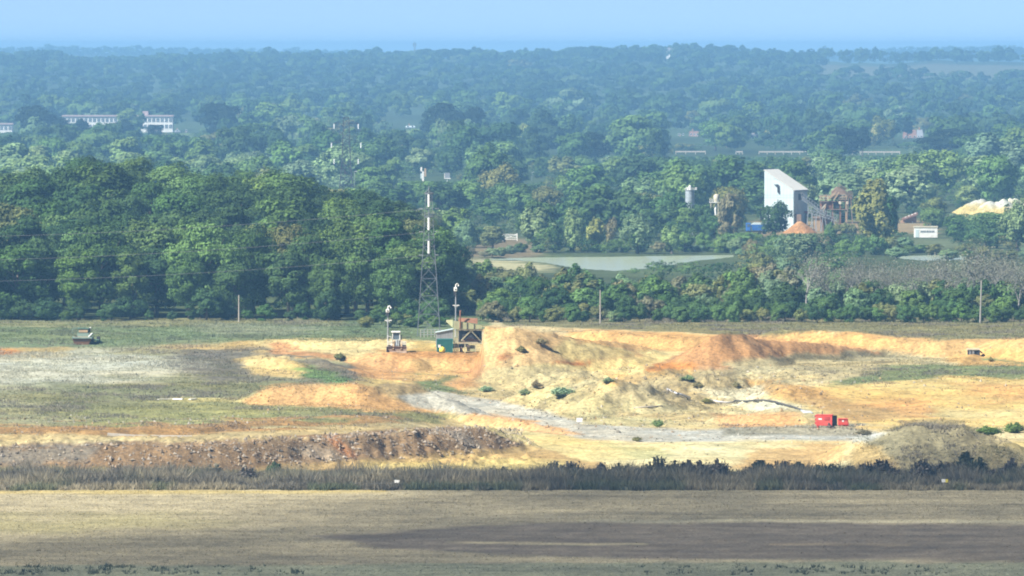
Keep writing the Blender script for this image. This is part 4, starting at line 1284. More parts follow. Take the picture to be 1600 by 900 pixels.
# ---- weeds, tufts and rubble
def tufts(name, label, P, Ht, Wd, Cc, blades, rng, lean=0.45, m='weed'):
    """Upright blades and stalks in loose bunches."""
    n = len(P)
    k = blades
    A = rng.uniform(0, 6.28, (n, k))
    r = rng.uniform(0, 1, (n, k)) * Wd[:, None]
    bx, by = np.cos(A) * r, np.sin(A) * r
    h = Ht[:, None] * rng.uniform(0.55, 1.15, (n, k))
    lx, ly = rng.normal(size=(n, k)) * lean * h, rng.normal(size=(n, k)) * lean * h
    ww = (Wd[:, None] * rng.uniform(0.18, 0.42, (n, k)))
    ang = rng.uniform(0, 6.28, (n, k))
    ox, oy = np.cos(ang) * ww, np.sin(ang) * ww * 0.7
    b = np.stack([P[:, None, 0] + bx, P[:, None, 1] + by, np.repeat(P[:, None, 2] - 0.05, k, 1)], -1)
    o = np.stack([ox, oy, np.zeros_like(ox)], -1)
    t = b + np.stack([lx, ly, h], -1)
    V = np.stack([b - o, b + o, t], 2).reshape(-1, 3)
    F = np.arange(n * k * 3).reshape(-1, 3)
    col = np.repeat(Cc[:, None], k, 1) * rng.uniform(0.7, 1.3, (n, k, 1))
    V_c = np.repeat(col.reshape(-1, 3), 3, 0)
    o_ = link(name, np_mesh(name, V, F, M[m], vert_col=V_c))
    return tag(o_, label, kind="stuff")

def density(patches, u, v, X, Y):
    d = np.zeros(len(u))
    w1, w2 = fbm(X * 0.2, Y * 0.2, 141, 4), fbm(X * 0.2, Y * 0.2, 157, 4)
    for poly, val, soft, rag in patches:
        uu, vv = u + w1 * rag * 2.2, v + w2 * rag * 0.8
        Pn = np.array(poly, float)
        m = (uu > Pn[:, 0].min() - 30) & (uu < Pn[:, 0].max() + 30) & (vv > Pn[:, 1].min() - 15) & (vv < Pn[:, 1].max() + 15)
        if not m.any(): continue
        Q = [(x, y * 3.0) for x, y in poly]
        a, b = uu[m], vv[m] * 3
        k = sm(-soft, soft, edge_dist(Q, a, b) * np.where(inside(Q, a, b), 1, -1))
        d[m] = d[m] * (1 - k) + val * k
    return d

def scatter(D, X, Y, Z, U, n, rng, area):
    w = D * area
    k = rng.choice(len(w), n, p=w / w.sum())
    px = X[k] + rng.uniform(-.3, .3, n)
    py = Y[k] + rng.uniform(-.3, .3, n)
    return k, np.stack([px, py, T(px, py)], 1)

rng = np.random.default_rng(404)
inview = (QU > -60) & (QU < 1660)
VEGP = [
    ([(-900, 495), (640, 495), (640, 536), (380, 533), (160, 541), (-900, 545)], 0.9, 12, 4),
    ([(-900, 556), (330, 545), (420, 548), (580, 590), (560, 655), (420, 668), (-900, 668)], 1.0, 10, 6),
    ([(560, 630), (690, 640), (700, 662), (560, 668), (420, 664)], 0.8, 12, 8),
    ([(110, 538), (420, 536), (420, 552), (110, 562)], 0.7, 10, 8),
    ([(366, 560), (400, 555), (445, 560), (490, 580), (460, 592), (390, 585)], 0.25, 8, 6),
    ([(655, 588), (705, 588), (735, 614), (700, 624), (665, 604)], 0.7, 10, 8),
    ([(780, 590), (960, 585), (1180, 580), (1200, 610), (1060, 660), (900, 660), (800, 630), (740, 610)], 0.26, 20, 16),
    ([(990, 588), (1190, 580), (1190, 612), (1080, 622), (980, 618)], 0.40, 14, 14),
    ([(1140, 562), (1250, 550), (1440, 552), (1500, 562), (1480, 574), (1330, 586), (1160, 600)], 0.30, 12, 10),
    ([(1200, 552), (1370, 550), (1420, 558), (1260, 564)], 0.8, 8, 8),
    ([(1295, 602), (1375, 572), (1450, 564), (1800, 571), (1800, 590), (1480, 590), (1380, 600)], 0.75, 10, 8),
    ([(1340, 735), (1352, 684), (1400, 664), (1440, 656), (1500, 658), (1540, 674), (1600, 712), (1620, 740)], 2.6, 10, 6),
    ([(780, 495), (1800, 495), (1800, 524), (1560, 530), (1480, 531), (1390, 526), (1290, 515), (1180, 524), (1000, 517), (880, 511), (790, 508)], 0.9, 4, 3),
    ([(1130, 664), (1345, 662), (1345, 680), (1130, 680)], 0.35, 8, 8),
    ([(860, 505), (1180, 520), (1180, 540), (900, 532)], 0.10, 8, 8),
    ([(-900, 656), (640, 646), (640, 664), (420, 676), (-900, 690)], 0.35, 8, 12),
]
area = np.where(QY < 1110, 0.72, 1.0) * 3.2 * QY / FPX
D = density(VEGP, QU, QV, QX, QY) * inview + 0.05 * inview * (QY > 868)
road = density([([(618, 620), (690, 612), (800, 632), (905, 663), (1010, 672), (1330, 671), (1330, 690), (905, 684), (720, 648)], 1, 4, 2), ([(820, 692), (1330, 690), (1330, 735), (1000, 735)], .8, 6, 4), ([(840, 545), (1080, 545), (1100, 570), (836, 574)], 1, 6, 4), ([(300, 690), (700, 658), (800, 668), (1000, 722), (900, 722), (750, 676), (400, 690)], 1, 6, 4)], QU, QV, QX, QY)
D *= (1 - road)
D *= np.clip(0.55 + 0.9 * fbm(QX * 0.25, QY * 0.25, 71, 3), 0.05, 2)
k, P = scatter(D, QX, QY, QZ, QU, 110000, rng, area)
dens = D[k]
col = QC[k] * 1.0 + np.array([[0.17, 0.18, 0.11]]) * 0.5
sparse = dens < 0.2
col[sparse] = np.array([0.17, 0.16, 0.10]) * rng.uniform(.5, 1.6, (sparse.sum(), 1))
purple = (fbm(P[:, 0] * 0.12, P[:, 1] * 0.12, 88, 3) > 0.25) & ~sparse
col[purple] = col[purple] * 0.4 + np.array([0.24, 0.21, 0.19]) * 0.6
pale = density([([(-900, 552), (200, 550), (330, 566), (325, 582), (80, 604), (-900, 606)], 1, 20, 10), ([(300, 508), (520, 512), (440, 526), (320, 520)], .7, 18, 10)], QU[k], QV[k], QX[k], QY[k])[:, None]
col = col * (1 - pale * .8) + np.array([[0.46, 0.46, 0.36]]) * pale * .8
grn = density([([(430, 572), (470, 572), (540, 586), (540, 600), (480, 594)], 1, 8, 6), ([(655, 588), (705, 588), (735, 614), (700, 624), (665, 604)], .7, 8, 6), ([(-900, 508), (640, 505), (640, 534), (-900, 540)], .6, 8, 5), ([(1000, 650), (1060, 640), (1060, 664), (1010, 668)], 1, 8, 4)], QU[k], QV[k], QX[k], QY[k])[:, None]
col = col * (1 - grn * .7) + np.array([[0.14, 0.20, 0.085]]) * grn * .7
hts = rng.uniform(0.10, 0.32, len(k)) * (1 + 0.6 * purple) * np.where(sparse, .8, 1)
tufts("quarry_weeds", "grey-green weeds and dry grass over the quarry's shelves and banks", P, hts, rng.uniform(0.12, 0.32, len(k)), col, 3, rng, 0.8)

# the hedge of dry weeds along the field
n = 32000
u_ = rng.uniform(-220, 1820, n)
y_ = 826.6 + 14 * rng.random(n) ** 1.1 - 1.6 * vnoise(u_ * 0.09, u_ * 0 + 2.0, 40)
x_ = (u_ - 800) * y_ / FPX
hh = rng.uniform(0.7, 1.5, n) * (0.45 + 0.7 * vnoise(u_ * 0.02, y_ * 0.1, 4) + 0.5 * vnoise(u_ * 0.07, y_ * 0.1, 14)) * np.where(y_ < 829, 0.5, 1) * (1.3 + 0.1 * sm(520, 1000, u_))
tan_ = sm(0.35, 0.7, vnoise(u_ * 0.012, y_ * 0.45, 6)) * (y_ < 834)
base_c = np.array([0.20, 0.185, 0.145])[None] * (1 - tan_[:, None]) + np.array([0.36, 0.32, 0.22])[None] * tan_[:, None]
gr = sm(0.55, 0.75, vnoise(u_ * 0.02, y_ * 0.3, 9)) * np.where(y_ < 829, 1.6, .6)
gr = np.clip(gr, 0, 1)[:, None]
base_c = base_c * (1 - gr * .6) + np.array([[0.12, 0.16, 0.075]]) * gr * .6
tufts("hedge_weeds", "tall dry grass and weeds along the edge of the stubble field", np.stack([x_, y_, T(x_, y_)], 1), hh, rng.uniform(0.14, 0.36, n), base_c, 5, rng, 0.42)

# stubble and straw on the field
fin = (FU > -40) & (FU < 1640) & (FY < 826)
till = density([([(480, 838), (620, 828), (760, 821), (1000, 816), (1800, 821), (1800, 880), (1000, 872), (800, 868), (640, 860), (560, 850)], 1, 8, 4)], FU, FV, FX, FY)
D = fin * (1 - 0.93 * till) * (FY > 685)
k, P = scatter(D, FX, FY, FZ, FU, 38000, rng, 1.4 * 4 * FY / FPX)
P[:, 2] = FZ[k]
tufts("stubble", "short cut straw stubble over the field", P, rng.uniform(0.08, 0.2, len(k)), rng.uniform(0.1, 0.3, len(k)), FC[k] * rng.uniform(1.2, 1.5, (len(k), 1)), 3, rng, 0.9)
# dark weeds at the field's near edge
n = 900
u_ = np.concatenate([rng.uniform(-40, 480, 600), rng.uniform(1000, 1500, 300)])
y_ = rng.uniform(693, 705, n)
x_ = (u_ - 800) * y_ / FPX
keep = vnoise(u_ * 0.05, y_ * 0.2, 2) > 0.42
u_, y_, x_ = u_[keep], y_[keep], x_[keep]
tufts("field_edge_weeds", "dark weeds along the near edge of the field", np.stack([x_, y_, 0 * x_], 1), rng.uniform(.12, .5, len(x_)), rng.uniform(.12, .3, len(x_)), np.array([[0.10, 0.115, 0.075]]) * rng.uniform(.6, 1.5, (len(x_), 1)), 6, rng)

# shrubs in the hedge, one by one
rng = np.random.default_rng(55)
HED = "shrubs of the hedge between the field and the quarry"
def weed_shrub_mesh(seed):
    r = np.random.default_rng(seed)
    n = 420
    a, rr = r.uniform(0, 6.28, n), r.uniform(0, 1, n) ** .6
    lob = 1 + .35 * np.sin(3 * a + seed) + .2 * np.sin(7 * a + 2 * seed)
    top = np.stack([np.cos(a) * rr * 1.15 * lob, np.sin(a) * rr * 1.15 * lob, 2.4 * (1 - 0.45 * rr ** 2) * r.uniform(.35, 1.15, n) * (.8 + .2 * np.sin(2 * a + seed))], 1)
    bot = np.stack([top[:, 0] * .35, top[:, 1] * .35, r.uniform(0, .9, n)], 1)
    o = np.stack([np.cos(a + 1.5), np.sin(a + 1.5), 0 * a], 1) * r.uniform(.05, .13, (n, 1))
    V = np.stack([bot - o * .4, bot + o * .4, top + o, top - o], 1).reshape(-1, 3)
    P = top[r.integers(0, n, 1300)] * r.uniform(.6, 1.0, (1300, 1)) + r.normal(size=(1300, 3)) * .16
    P[:, 2] = np.maximum(P[:, 2], .1)
    V2, F2 = leaf_quads(P, unit(P - np.array([0, 0, 1.0]) + r.normal(size=P.shape) * .5), 0.26, r)
    return np_mesh("hedge_shrub", np.concatenate([V, V2]), np.concatenate([np.arange(n * 4).reshape(-1, 4), F2 + n * 4]), M['leaf'], face_attr=np.concatenate([r.uniform(.6, 1.2, n), r.uniform(.7, 1.4, 1300)]))
WS = [weed_shrub_mesh(k) for k in range(5)]
hs = []
uu = 18
while uu < 1620:
    big = sm(600, 1000, uu)
    if rng.random() < 0.35 + 0.65 * big:
        Yy = rng.uniform(834, 841)
        h = rng.uniform(1.3, 2.2) + 0.95 * float(big) * rng.uniform(.1, 1.3)
        if 1420 < uu < 1600: h *= 1.1
        o = link("hedge_shrub", WS[rng.integers(5)], None, foot(uu, Yy))
        o.scale = (rng.uniform(1.1, 1.7),) * 2 + (h / 2.4,)
        o.rotation_euler = (0, 0, rng.uniform(0, 6.28))
        t = rng.random()
        cc = np.array([0.15, 0.135, 0.118]) if t < .6 else (np.array([0.095, 0.11, 0.065]) if t < .8 else np.array([0.18, 0.175, 0.125]))
        o.color = (*(cc * rng.uniform(.8, 1.15)), 1)
        tag(o, None, "bush", HED)
        hs.append((uu, o, 'grey-purple' if t < .6 else 'dark green' if t < .85 else 'grey-olive'))
    uu += rng.uniform(19, 36) * (1.5 - .5 * float(big))
green_one = foot(429, 842)
o = link("hedge_shrub", KIND['shrub'][2][0], None, green_one); o.scale = (.42, .42, .52); o.color = (0.06, 0.10, 0.05, 1)
tag(o, "small round green bush standing above the grey weeds at the hedge's left", "bush", HED)
for k, (uu, o, w) in enumerate(hs):
    o["label"] = f"{w} shrub, {ORD[k] if k < len(ORD) else 'last'} from the left in the hedge along the field"

# single bushes on the quarry's banks
for uu, vv, h, w, word, lab in [
    (846, 539, 1.1, 2.0, 'brownish', "dark round bush on the face of the sandy tip mound"), (815, 552, 1.0, 1.5, 'olive', "small bush low on the sandy tip mound"),
    (878, 618, 1.3, 3.4, 'grey-green', "green bush in the hollow below the sand yard"), (838, 605, 1.2, 1.6, 'brownish', "dull bush left of the green one in the hollow"),
    (530, 562, 1.1, 1.6, 'olive', "small olive bush on the slope left of the loader"), (1028, 668, 1.2, 1.6, 'fresh green', "bright green bush beside the gravel road"),
    (1545, 680, 1.3, 3.4, 'mid green', "green bush behind the weedy mound's right shoulder"), (1585, 676, 1.6, 3.0, 'mid green', "larger green bush at the foot of the right sand slope"),
    (1090, 606, 1.0, 1.6, 'brownish', "dark scrub on the hump left of the sand track"), (1150, 606, 1.0, 1.3, 'brownish', "dark scrub at the right end of the hump"), (1105, 630, .9, 1.6, 'olive', "tuft of scrub where the pale pipe meets the hose"),
    (1548, 565, .9, .9, 'olive', "small green bush below the fence posts"), (1075, 594, .9, 2.0, 'grey-green', "grey scrub above the pale pipe"), (760, 612, 1.0, 2.2, 'grey-green', "low scrub at the foot of the loader's bank"),
    (950, 600, .8, 1.6, 'grey-green', "small scrub clump on the slope below the sand yard"), (1350, 680, 1.0, 2.0, 'brownish', "grey scrub at the left shoulder of the weedy mound"),
    (820, 618, 1.0, 1.6, 'grey-green', "grey-green clump left of the big hollow bush"), (995, 690, 0.7, 1.2, 'olive', "low olive clump beside the road's near edge")]:
    p = ground_at(uu, vv, 842)
    o = link("shrub", WS[int(uu) % 5], None, p)
    o.scale = (w / 2.5, w / 2.5, h * .8 / 2.4); o.rotation_euler = (0, 0, uu)
    o.color = tuple(np.array(leaf_col(word, rng)) * np.array([1.9, 1.7, 1.8, 1]))
    tag(o, lab, "bush", "single bushes on the quarry's sand")

# rubble on the spoil bank, and loose clods elsewhere
def rubble(name, label, patches, n, smin, smax, tone, rng):
    D = density(patches, QU, QV, QX, QY) * inview
    k, P = scatter(D, QX, QY, QZ, QU, n, rng, area)
    sv = np.array([(1, 0, 0), (0, 1, 0), (-1, 0, 0), (0, -1, 0), (0, 0, 1), (0, 0, -.6)], float)
    sf = np.array([(0, 1, 4), (1, 2, 4), (2, 3, 4), (3, 0, 4), (1, 0, 5), (2, 1, 5), (3, 2, 5), (0, 3, 5)])
    s = smin + (smax - smin) * rng.random(n) ** 5
    V = sv[None] * (1 + rng.normal(size=(n, 6, 3)) * .28) * s[:, None, None] * rng.uniform(.7, 1.3, (n, 1, 3))
    a = rng.uniform(0, 6.28, n)
    x = V[..., 0] * np.cos(a)[:, None] - V[..., 1] * np.sin(a)[:, None]
    y = V[..., 0] * np.sin(a)[:, None] + V[..., 1] * np.cos(a)[:, None]
    V = np.stack([x, y, V[..., 2]], -1) + P[:, None]
    F = (sf[None] + (np.arange(n) * 6)[:, None, None]).reshape(-1, 3)
    t = np.array(tone)[rng.integers(0, len(tone), n)] * rng.uniform(.7, 1.25, (n, 1))
    cc = t * .75 + QC[k] * .25
    o = link(name, np_mesh(name, V.reshape(-1, 3), F, M['stone'], vert_col=np.repeat(cc, 6, 0)))
    tag(o, label, kind="stuff")
rubble("rubble", "broken stone and clay rubble over the spoil bank", [([(-900, 702), (60, 697), (170, 696), (400, 687), (560, 678), (700, 668), (805, 668), (836, 694), (700, 712), (520, 724), (400, 732), (-900, 742)], 1, 6, 5)], 17000, 0.06, 0.30,
       [(0.28, 0.24, 0.18), (0.20, 0.17, 0.135), (0.30, 0.27, 0.23), (0.30, 0.23, 0.16), (0.13, 0.11, 0.095), (0.30, 0.28, 0.24)], rng)
rubble("clods", "loose clods and stones scattered over the sand", [([(740, 575), (1260, 575), (1340, 670), (1340, 690), (900, 680), (760, 640)], .8, 12, 8), ([(540, 560), (830, 560), (830, 604), (560, 604)], .4, 8, 5), ([(380, 598), (760, 598), (760, 645), (380, 645)], .5, 8, 5), ([(1290, 590), (1700, 590), (1700, 668), (1290, 668)], .3, 8, 5), ([(-900, 656), (640, 650), (640, 664), (-900, 692)], .8, 6, 8), ([(1130, 664), (1345, 664), (1345, 680), (1130, 680)], 3, 5, 5), ([(620, 615), (910, 664), (1330, 672), (1330, 690), (900, 684), (720, 648)], .5, 5, 3)], 6500, 0.06, 0.26,
       [(0.22, 0.19, 0.14), (0.13, 0.11, 0.085), (0.36, 0.34, 0.30), (0.3, 0.2, 0.11)], rng)

# ================================================================== THINGS IN THE QUARRY AND BEYOND
class Frame:
    """Metres for photo pixels at one distance: x right, z up, y away from the viewer."""
    def __init__(self, u0, Y, v_base=None, z=None):
        self.p = foot(u0, Y)
        if z is not None: self.p.z = z
        self.u0, self.s = u0, Y / FPX
        self.vb = proj(self.p.x, self.p.y, self.p.z)[1] if v_base is None else v_base
    def x(self, u): return (u - self.u0) * self.s
    def z(self, v): return (self.vb - v) * self.s
    def __call__(self, u, v, y=0.0): return (self.x(u), y, self.z(v))

def windows(parent, xs, zs, w, h, y, frame=M['white'], depth=0.12, nx=1):
    """Window frames with panes, one part each; panes under the frames."""
    fm = MB()
    t = 0.09
    fm.box(-w / 2, w / 2, -depth / 2, depth / 2, 0, t).box(-w / 2, w / 2, -depth / 2, depth / 2, h - t, h)
    fm.box(-w / 2, -w / 2 + t, -depth / 2, depth / 2, t, h - t).box(w / 2 - t, w / 2, -depth / 2, depth / 2, t, h - t)
    for k in range(1, nx):
        xx = -w / 2 + w * k / nx
        fm.box(xx - t / 2, xx + t / 2, -depth / 2, depth / 2, t, h - t)
    fme = fm.mesh("window", frame)
    pme = MB().box(-w / 2 + t, w / 2 - t, -0.01, 0.02, t, h - t).mesh("pane", M['glass'])
    for z in zs:
        for x in xs:
            o = link("window", fme, parent, (x, y, z))
            link("pane", pme, o, (0, 0.02, 0))

# ---------------------------------------------------------------- screening plant (frame with khaki hood)
def screening_plant():
    f = Frame(731, 1094)
    r = thing("screening_plant", "open steel screening plant with khaki sheet hood and cross bracing, beside the sandy tip mound", "screening plant", f.p)
    s, D = f.s, 3.2
    X = f.x
    Z = f.z
    zt, zh = Z(515.5), Z(514)
    # posts
    for u in (709.5, 712.5, 715.5, 753.5):
        for y in (0.0, D):
            if u == 712.5 and y: continue
            part("post", MB().box(X(u) - .065, X(u) + .065, y - .065, y + .065, -0.6, zt), M['khaki_steel'], r)
    for v, w, u0 in ((515.5, .15, 715), (536.5, .13, 715)):
        for y in (0.0, D):
            part("beam", MB().box(X(u0) - .1, X(754), y - .13, y + .09, Z(v) - w / 2, Z(v) + w / 2), M['khaki_steel'], r)
    for a, b in (((735, 518), (720, 533)), ((737, 518), (753, 535))):
        part("brace", MB().bar(f(*a, -0.16), f(*b, -0.16), 0.085), M['khaki_steel'], r)
        part("brace", MB().bar(f(*a, D + .16), f(*b, D + .16), 0.085), M['khaki_steel'], r)
    # hood of upright sheets: four panels with dark gaps
    edges = [(708, 500.5), (718.5, 502.5), (730, 504.5), (741, 506.5), (753.5, 508)]
    for (u0, v0), (u1, v1) in zip(edges[:-1], edges[1:]):
        m = MB()
        m.hexa([(X(u0) + .04, -.22, Z(514)), (X(u1) - .04, -.22, Z(514)), (X(u1) - .04, -.14, Z(514)), (X(u0) + .04, -.14, Z(514))],
               [(X(u0) + .04, -.22, Z(v0)), (X(u1) - .04, -.22, Z(v1)), (X(u1) - .04, -.14, Z(v1)), (X(u0) + .04, -.14, Z(v0))])
        part("hood_panel", m, M['khaki'], r)
    m = MB()
    for (u, v) in edges[1:-1]:
        m.box(X(u) - .05, X(u) + .05, -.30, -.10, Z(514), Z(v) + .05)
    part("hood_rib", m, M['dark'], r)["kind"] = "stuff"
    # side wing of the hood and its top rusty lid
    m = MB()
    m.hexa([(X(697), .6, Z(503)), (X(708) - .05, -.2, Z(512)), (X(708) - .05, -.1, Z(512)), (X(697), .7, Z(503))],
           [(X(697), .6, Z(500)), (X(708) - .05, -.2, Z(499.5)), (X(708) - .05, -.1, Z(499.5)), (X(697), .7, Z(500))])
    part("side_wing", m, M['khaki'], r)
    m = MB()
    m.hexa([(X(716), .1, Z(502)), (X(746), .1, Z(506)), (X(746), 2.6, Z(506)), (X(716), 2.6, Z(502))],
           [(X(716), .5, Z(497.5)), (X(746), .5, Z(498)), (X(746), 2.4, Z(498)), (X(716), 2.4, Z(497.5))])
    part("hopper_lid", m, M['rust'], r)
    part("exhaust_stack", MB().tube([f(719, 513, -.35), f(719, 488, -.35), f(719.6, 484.5, -.35)], [.1, .1, .14], 10), M['rust'], r)
    # back wall, machinery, shelves and sand in the bays
    part("back_sheet", MB().box(X(716), X(753), D + .25, D + .33, Z(536), Z(515)), M['dark'], r)
    part("deck", MB().box(X(715), X(753.5), .1, D - .1, Z(537.5), Z(536.6)), M['rust'], r)
    m = MB()
    for u in (726.5, 743):
        m.box(X(u) - .08, X(u) + .08, -.1, .1, -.5, Z(537.6))
    part("stanchion", m, M['khaki_steel'], r)["kind"] = "stuff"
    m = MB().box(X(729), X(742), .3, 1.6, Z(549), Z(543.5)); m.lathe([(.42, Z(543.4)), (.42, Z(540.5)), (.2, Z(539.6))], 12, X(738), .9)
    part("feeder", m, M['khaki'], r, 0.03)
    part("motor", MB().wheel((X(731.5), .7, Z(541.5)), .22, .5, 12), M['white'], r)
    m = MB().wheel((X(720), .6, Z(546)), .55, .35, 14); m.bar(f(718, 552, .6), f(724, 539, .6), .18).bar(f(724, 552, .8), f(719, 540, .8), .14)
    part("drive_gear", m, M['brown_steel'], r)
    part("shelf", MB().box(X(743.4), X(753.3), -.08, .12, Z(546.8), Z(545.8)), M['khaki_steel'], r)
    m = MB()
    for u, v in ((732, 528.5), (736, 529.5)):
        m.wheel((X(u), 1.2, Z(v) - .1), .17, .6, 12)
    m.bar(f(722, 532.5, 1.4), f(750, 532.5, 1.4), .25)
    part("roller", m, M['brown_steel'], r)["kind"] = "stuff"
    # cream retaining slab on the right against the sand
    m = MB()
    m.hexa([(X(751.5), -.5, -.6), (X(756.5), -.5, -.6), (X(757.5), 1.8, -.6), (X(755.5), 1.8, -.6)],
           [(X(754), -.4, Z(519)), (X(757), -.4, Z(517)), (X(757.8), 1.8, Z(518)), (X(756), 1.8, Z(518))])
    part("retaining_slab", m, M['cream'], r, label="cream retaining slab against the sand")
screening_plant()

# ---------------------------------------------------------------- container, fuel tank, sheet shed
def container():
    f = Frame(695, 1093)
    r = thing("shipping_container", "teal green steel container standing left of the screening plant", "container", f.p)
    w, h, d = f.x(707) - f.x(682), f.z(530), 2.6
    x0 = -w / 2
    part("body", MB().box(x0, x0 + w, 0, d, -.3, h), M['teal'], r)
    m = MB()
    n = 11
    for k in range(n):
        a = x0 + .12 + (w - .24) * k / n
        m.box(a, a + (w - .24) / n * .55, -.05, 0, .18, h - .16)
    part("corrugation", m, M['teal'], r)["kind"] = "stuff"
    m = MB()
    for a in (x0 - .02, x0 + w - .1):
        m.box(a, a + .12, -.08, .06, -.3, h + .03)
    m.box(x0, x0 + w, -.08, .05, h - .12, h + .025).box(x0, x0 + w, -.08, .05, 0, .14)
    part("corner_frame", m, M['teal'], r)
    part("notice_panel", MB().box(f.x(684.5), f.x(688.5), -.1, -.065, f.z(543), f.z(538.5)), M['white'], r)
container()

def fuel_tank():
    f = Frame(691, 1090)
    r = thing("fuel_tank", "small round yellow tank in front of the teal container's left end", "tank", f.p)
    part("body", MB().lathe([(.10, .12), (.30, .16), (.42, .32), (.43, .62), (.34, .84), (.14, .96), (.1, 1.0)], 20), M['yellow'], r, smooth=True)
    part("filler_cap", MB().lathe([(.12, 1.0), (.12, 1.08), (.05, 1.1)], 12), M['dark'], r)
    part("cradle", MB().box(-.4, .4, -.3, -.2, -.2, .22).box(-.4, .4, .2, .3, -.2, .22), M['dark'], r)
fuel_tank()

def sheet_shed():
    f = Frame(695, 1112)
    r = thing("sheet_shed", "small grey sheet metal shed with pale sloping roof edge behind the teal container", "shed", f.p)
    X, Z = f.x, f.z
    zl, zr_ = Z(520), Z(514.5)
    m = MB()
    n = 7
    for k in range(n):
        a, b = X(681 + 27 * k / n), X(681 + 27 * (k + 1) / n) - .05
        za, zb = zl + (zr_ - zl) * k / n, zl + (zr_ - zl) * (k + .9) / n
        m = MB().hexa([(a, 0, -.3), (b, 0, -.3), (b, .08, -.3), (a, .08, -.3)], [(a, 0, za), (b, 0, zb), (b, .08, zb), (a, .08, za)])
        part("cladding_sheet", m, M['grey'], r)
    part("body", MB().hexa([(X(681), .1, -.3), (X(707.5), .1, -.3), (X(707.5), 2.8, -.3), (X(681), 2.8, -.3)], [(X(681), .1, zl - .05), (X(707.5), .1, zr_ - .05), (X(707.5), 2.8, zr_ - .05), (X(681), 2.8, zl - .05)]), M['grey'], r)
    part("roof", MB().hexa([(X(680), -.2, zl), (X(708), -.2, zr_), (X(708), 3, zr_), (X(680), 3, zl)], [(X(680), -.2, zl + .06), (X(708), -.2, zr_ + .06), (X(708), 3, zr_ + .06), (X(680), 3, zl + .06)]), M['white_sheet'], r)
sheet_shed()

# ---------------------------------------------------------------- wheel loader
def wheel_loader():
    f = Frame(619, 1092.5)
    r = thing("wheel_loader", "pale wheel loader facing the camera, brown bucket down on the orange sand", "wheel loader", f.p)
    X, Z, s = f.x, f.z, f.s
    for u in (609.5, 630.5):
        for y in (1.6, 4.4):
            w = part("wheel", MB().wheel((X(u), y, .72), .74, .62, 20), M['black'], r)
            part("rim", MB().wheel((X(u), y, .72), .36, .66, 14), M['cream'], w)
    m = MB().box(X(613), X(627), 2.6, 5.8, .7, Z(540)); m.box(X(612), X(628), 4.6, 6.2, .8, Z(533.5))
    part("chassis", m, M['cream'], r, .06)
    for u in (609.3, 630.7):
        part("mudguard", MB().box(X(u) - .38, X(u) + .38, .9, 2.4, 1.52, 1.62).box(X(u) - .38, X(u) + .38, .82, .9, 1.1, 1.62), M['cream'], r, .02)
    # cab
    z0, z1 = Z(531.5), Z(520.5)
    for u, y in ((613, 2.2), (624, 2.2), (613, 3.7), (624, 3.7)):
        part("cab_post", MB().box(X(u) - .05, X(u) + .05, y - .05, y + .05, z0, z1), M['white'], r)
    part("cab_glass", MB().box(X(613) + .04, X(624) - .04, 2.22, 3.68, z0, z1), M['glass'], r)
    part("cab_roof", MB().box(X(610.8), X(625.2), 1.95, 3.95, z1, Z(518.6)), M['white'], r, .04)
    part("cab_base", MB().box(X(612.5), X(624.5), 2.0, 3.9, 1.0, z0), M['cream'], r, .04)
    # steps and rail on the left
    m = MB()
    for y in (1.9, 2.8):
        m.bar(f(605, 540, y), f(605, 525.5, y), .06)
        m.bar(f(611, 540, y), f(610.5, 527, y), .05)
    m.bar(f(605, 525.5, 1.9), f(605, 525.5, 2.8), .06).bar(f(605, 525.5, 1.9), f(610.5, 527, 1.9), .06).bar(f(605, 533, 1.9), f(605, 533, 2.8), .05)
    part("handrail", m, M['white'], r)
    part("side_box", MB().box(X(604.5), X(612), 2.0, 3.4, Z(541), Z(534)), M['cream'], r, .04)
    # lift arms, cylinders, tool plate
    for u in (614.5, 627):
        part("lift_arm", MB().bar(f(u, 534, 2.3), f(u, 541, .4), .24, .4).bar(f(u, 541, .4), f(u, 546, -.6), .22, .34), M['tan_steel'], r)
    m = MB().tube([f(619.5, 532.5, 2.0), f(619.5, 541, .1)], .13, 10).tube([f(622.5, 533, 2.0), f(622.5, 543, -.1)], .08, 8)
    part("tilt_cylinder", m, M['galv'], r)
    part("headlamp", MB().wheel((X(611.5), .85, Z(539)), .14, .1, 10, 'y'), M['white'], r)
    part("headlamp", MB().wheel((X(628.5), .85, Z(539)), .14, .1, 10, 'y'), M['white'], r)
    # bucket: curved trough across the front
    prof = [(-1.75, .04), (-.75, -.02), (-.42, .25), (-.38, .72), (-.62, 1.0), (-.68, .96), (-.48, .70), (-.52, .30), (-.80, .06), (-1.75, .0)]
    x0, x1 = X(603.5), X(635.5)
    n = len(prof)
    m = MB().add([(x0, y, z) for y, z in prof] + [(x1, y, z) for y, z in prof], [(i, (i + 1) % n, (i + 1) % n + n, i + n) for i in range(n)])
    for xx in (x0, x1 - .05):
        m.add([(xx, -1.7, .02), (xx, -.5, .02), (xx, -.45, .9), (xx, -.8, .75), (xx + .05, -1.7, .02), (xx + .05, -.5, .02), (xx + .05, -.45, .9), (xx + .05, -.8, .75)], [(0, 1, 2, 3), (7, 6, 5, 4), (0, 4, 5, 1), (1, 5, 6, 2), (2, 6, 7, 3), (3, 7, 4, 0)])
    b = part("bucket", m, M['brown_steel'], r)
    for k in range(8):
        xx = x0 + (x1 - x0) * (k + .5) / 8
        part("tooth", MB().hexa([(xx - .07, -1.78, -.01), (xx + .07, -1.78, -.01), (xx + .07, -1.7, .05), (xx - .07, -1.7, .05)], [(xx - .03, -2.0, -.02), (xx + .03, -2.0, -.02), (xx + .03, -1.99, .01), (xx - .03, -1.99, .01)]), M['dark'], b)
    part("exhaust", MB().tube([f(626, 533, 5.2), f(626, 525, 5.2)], .07, 8), M['dark'], r)
wheel_loader()

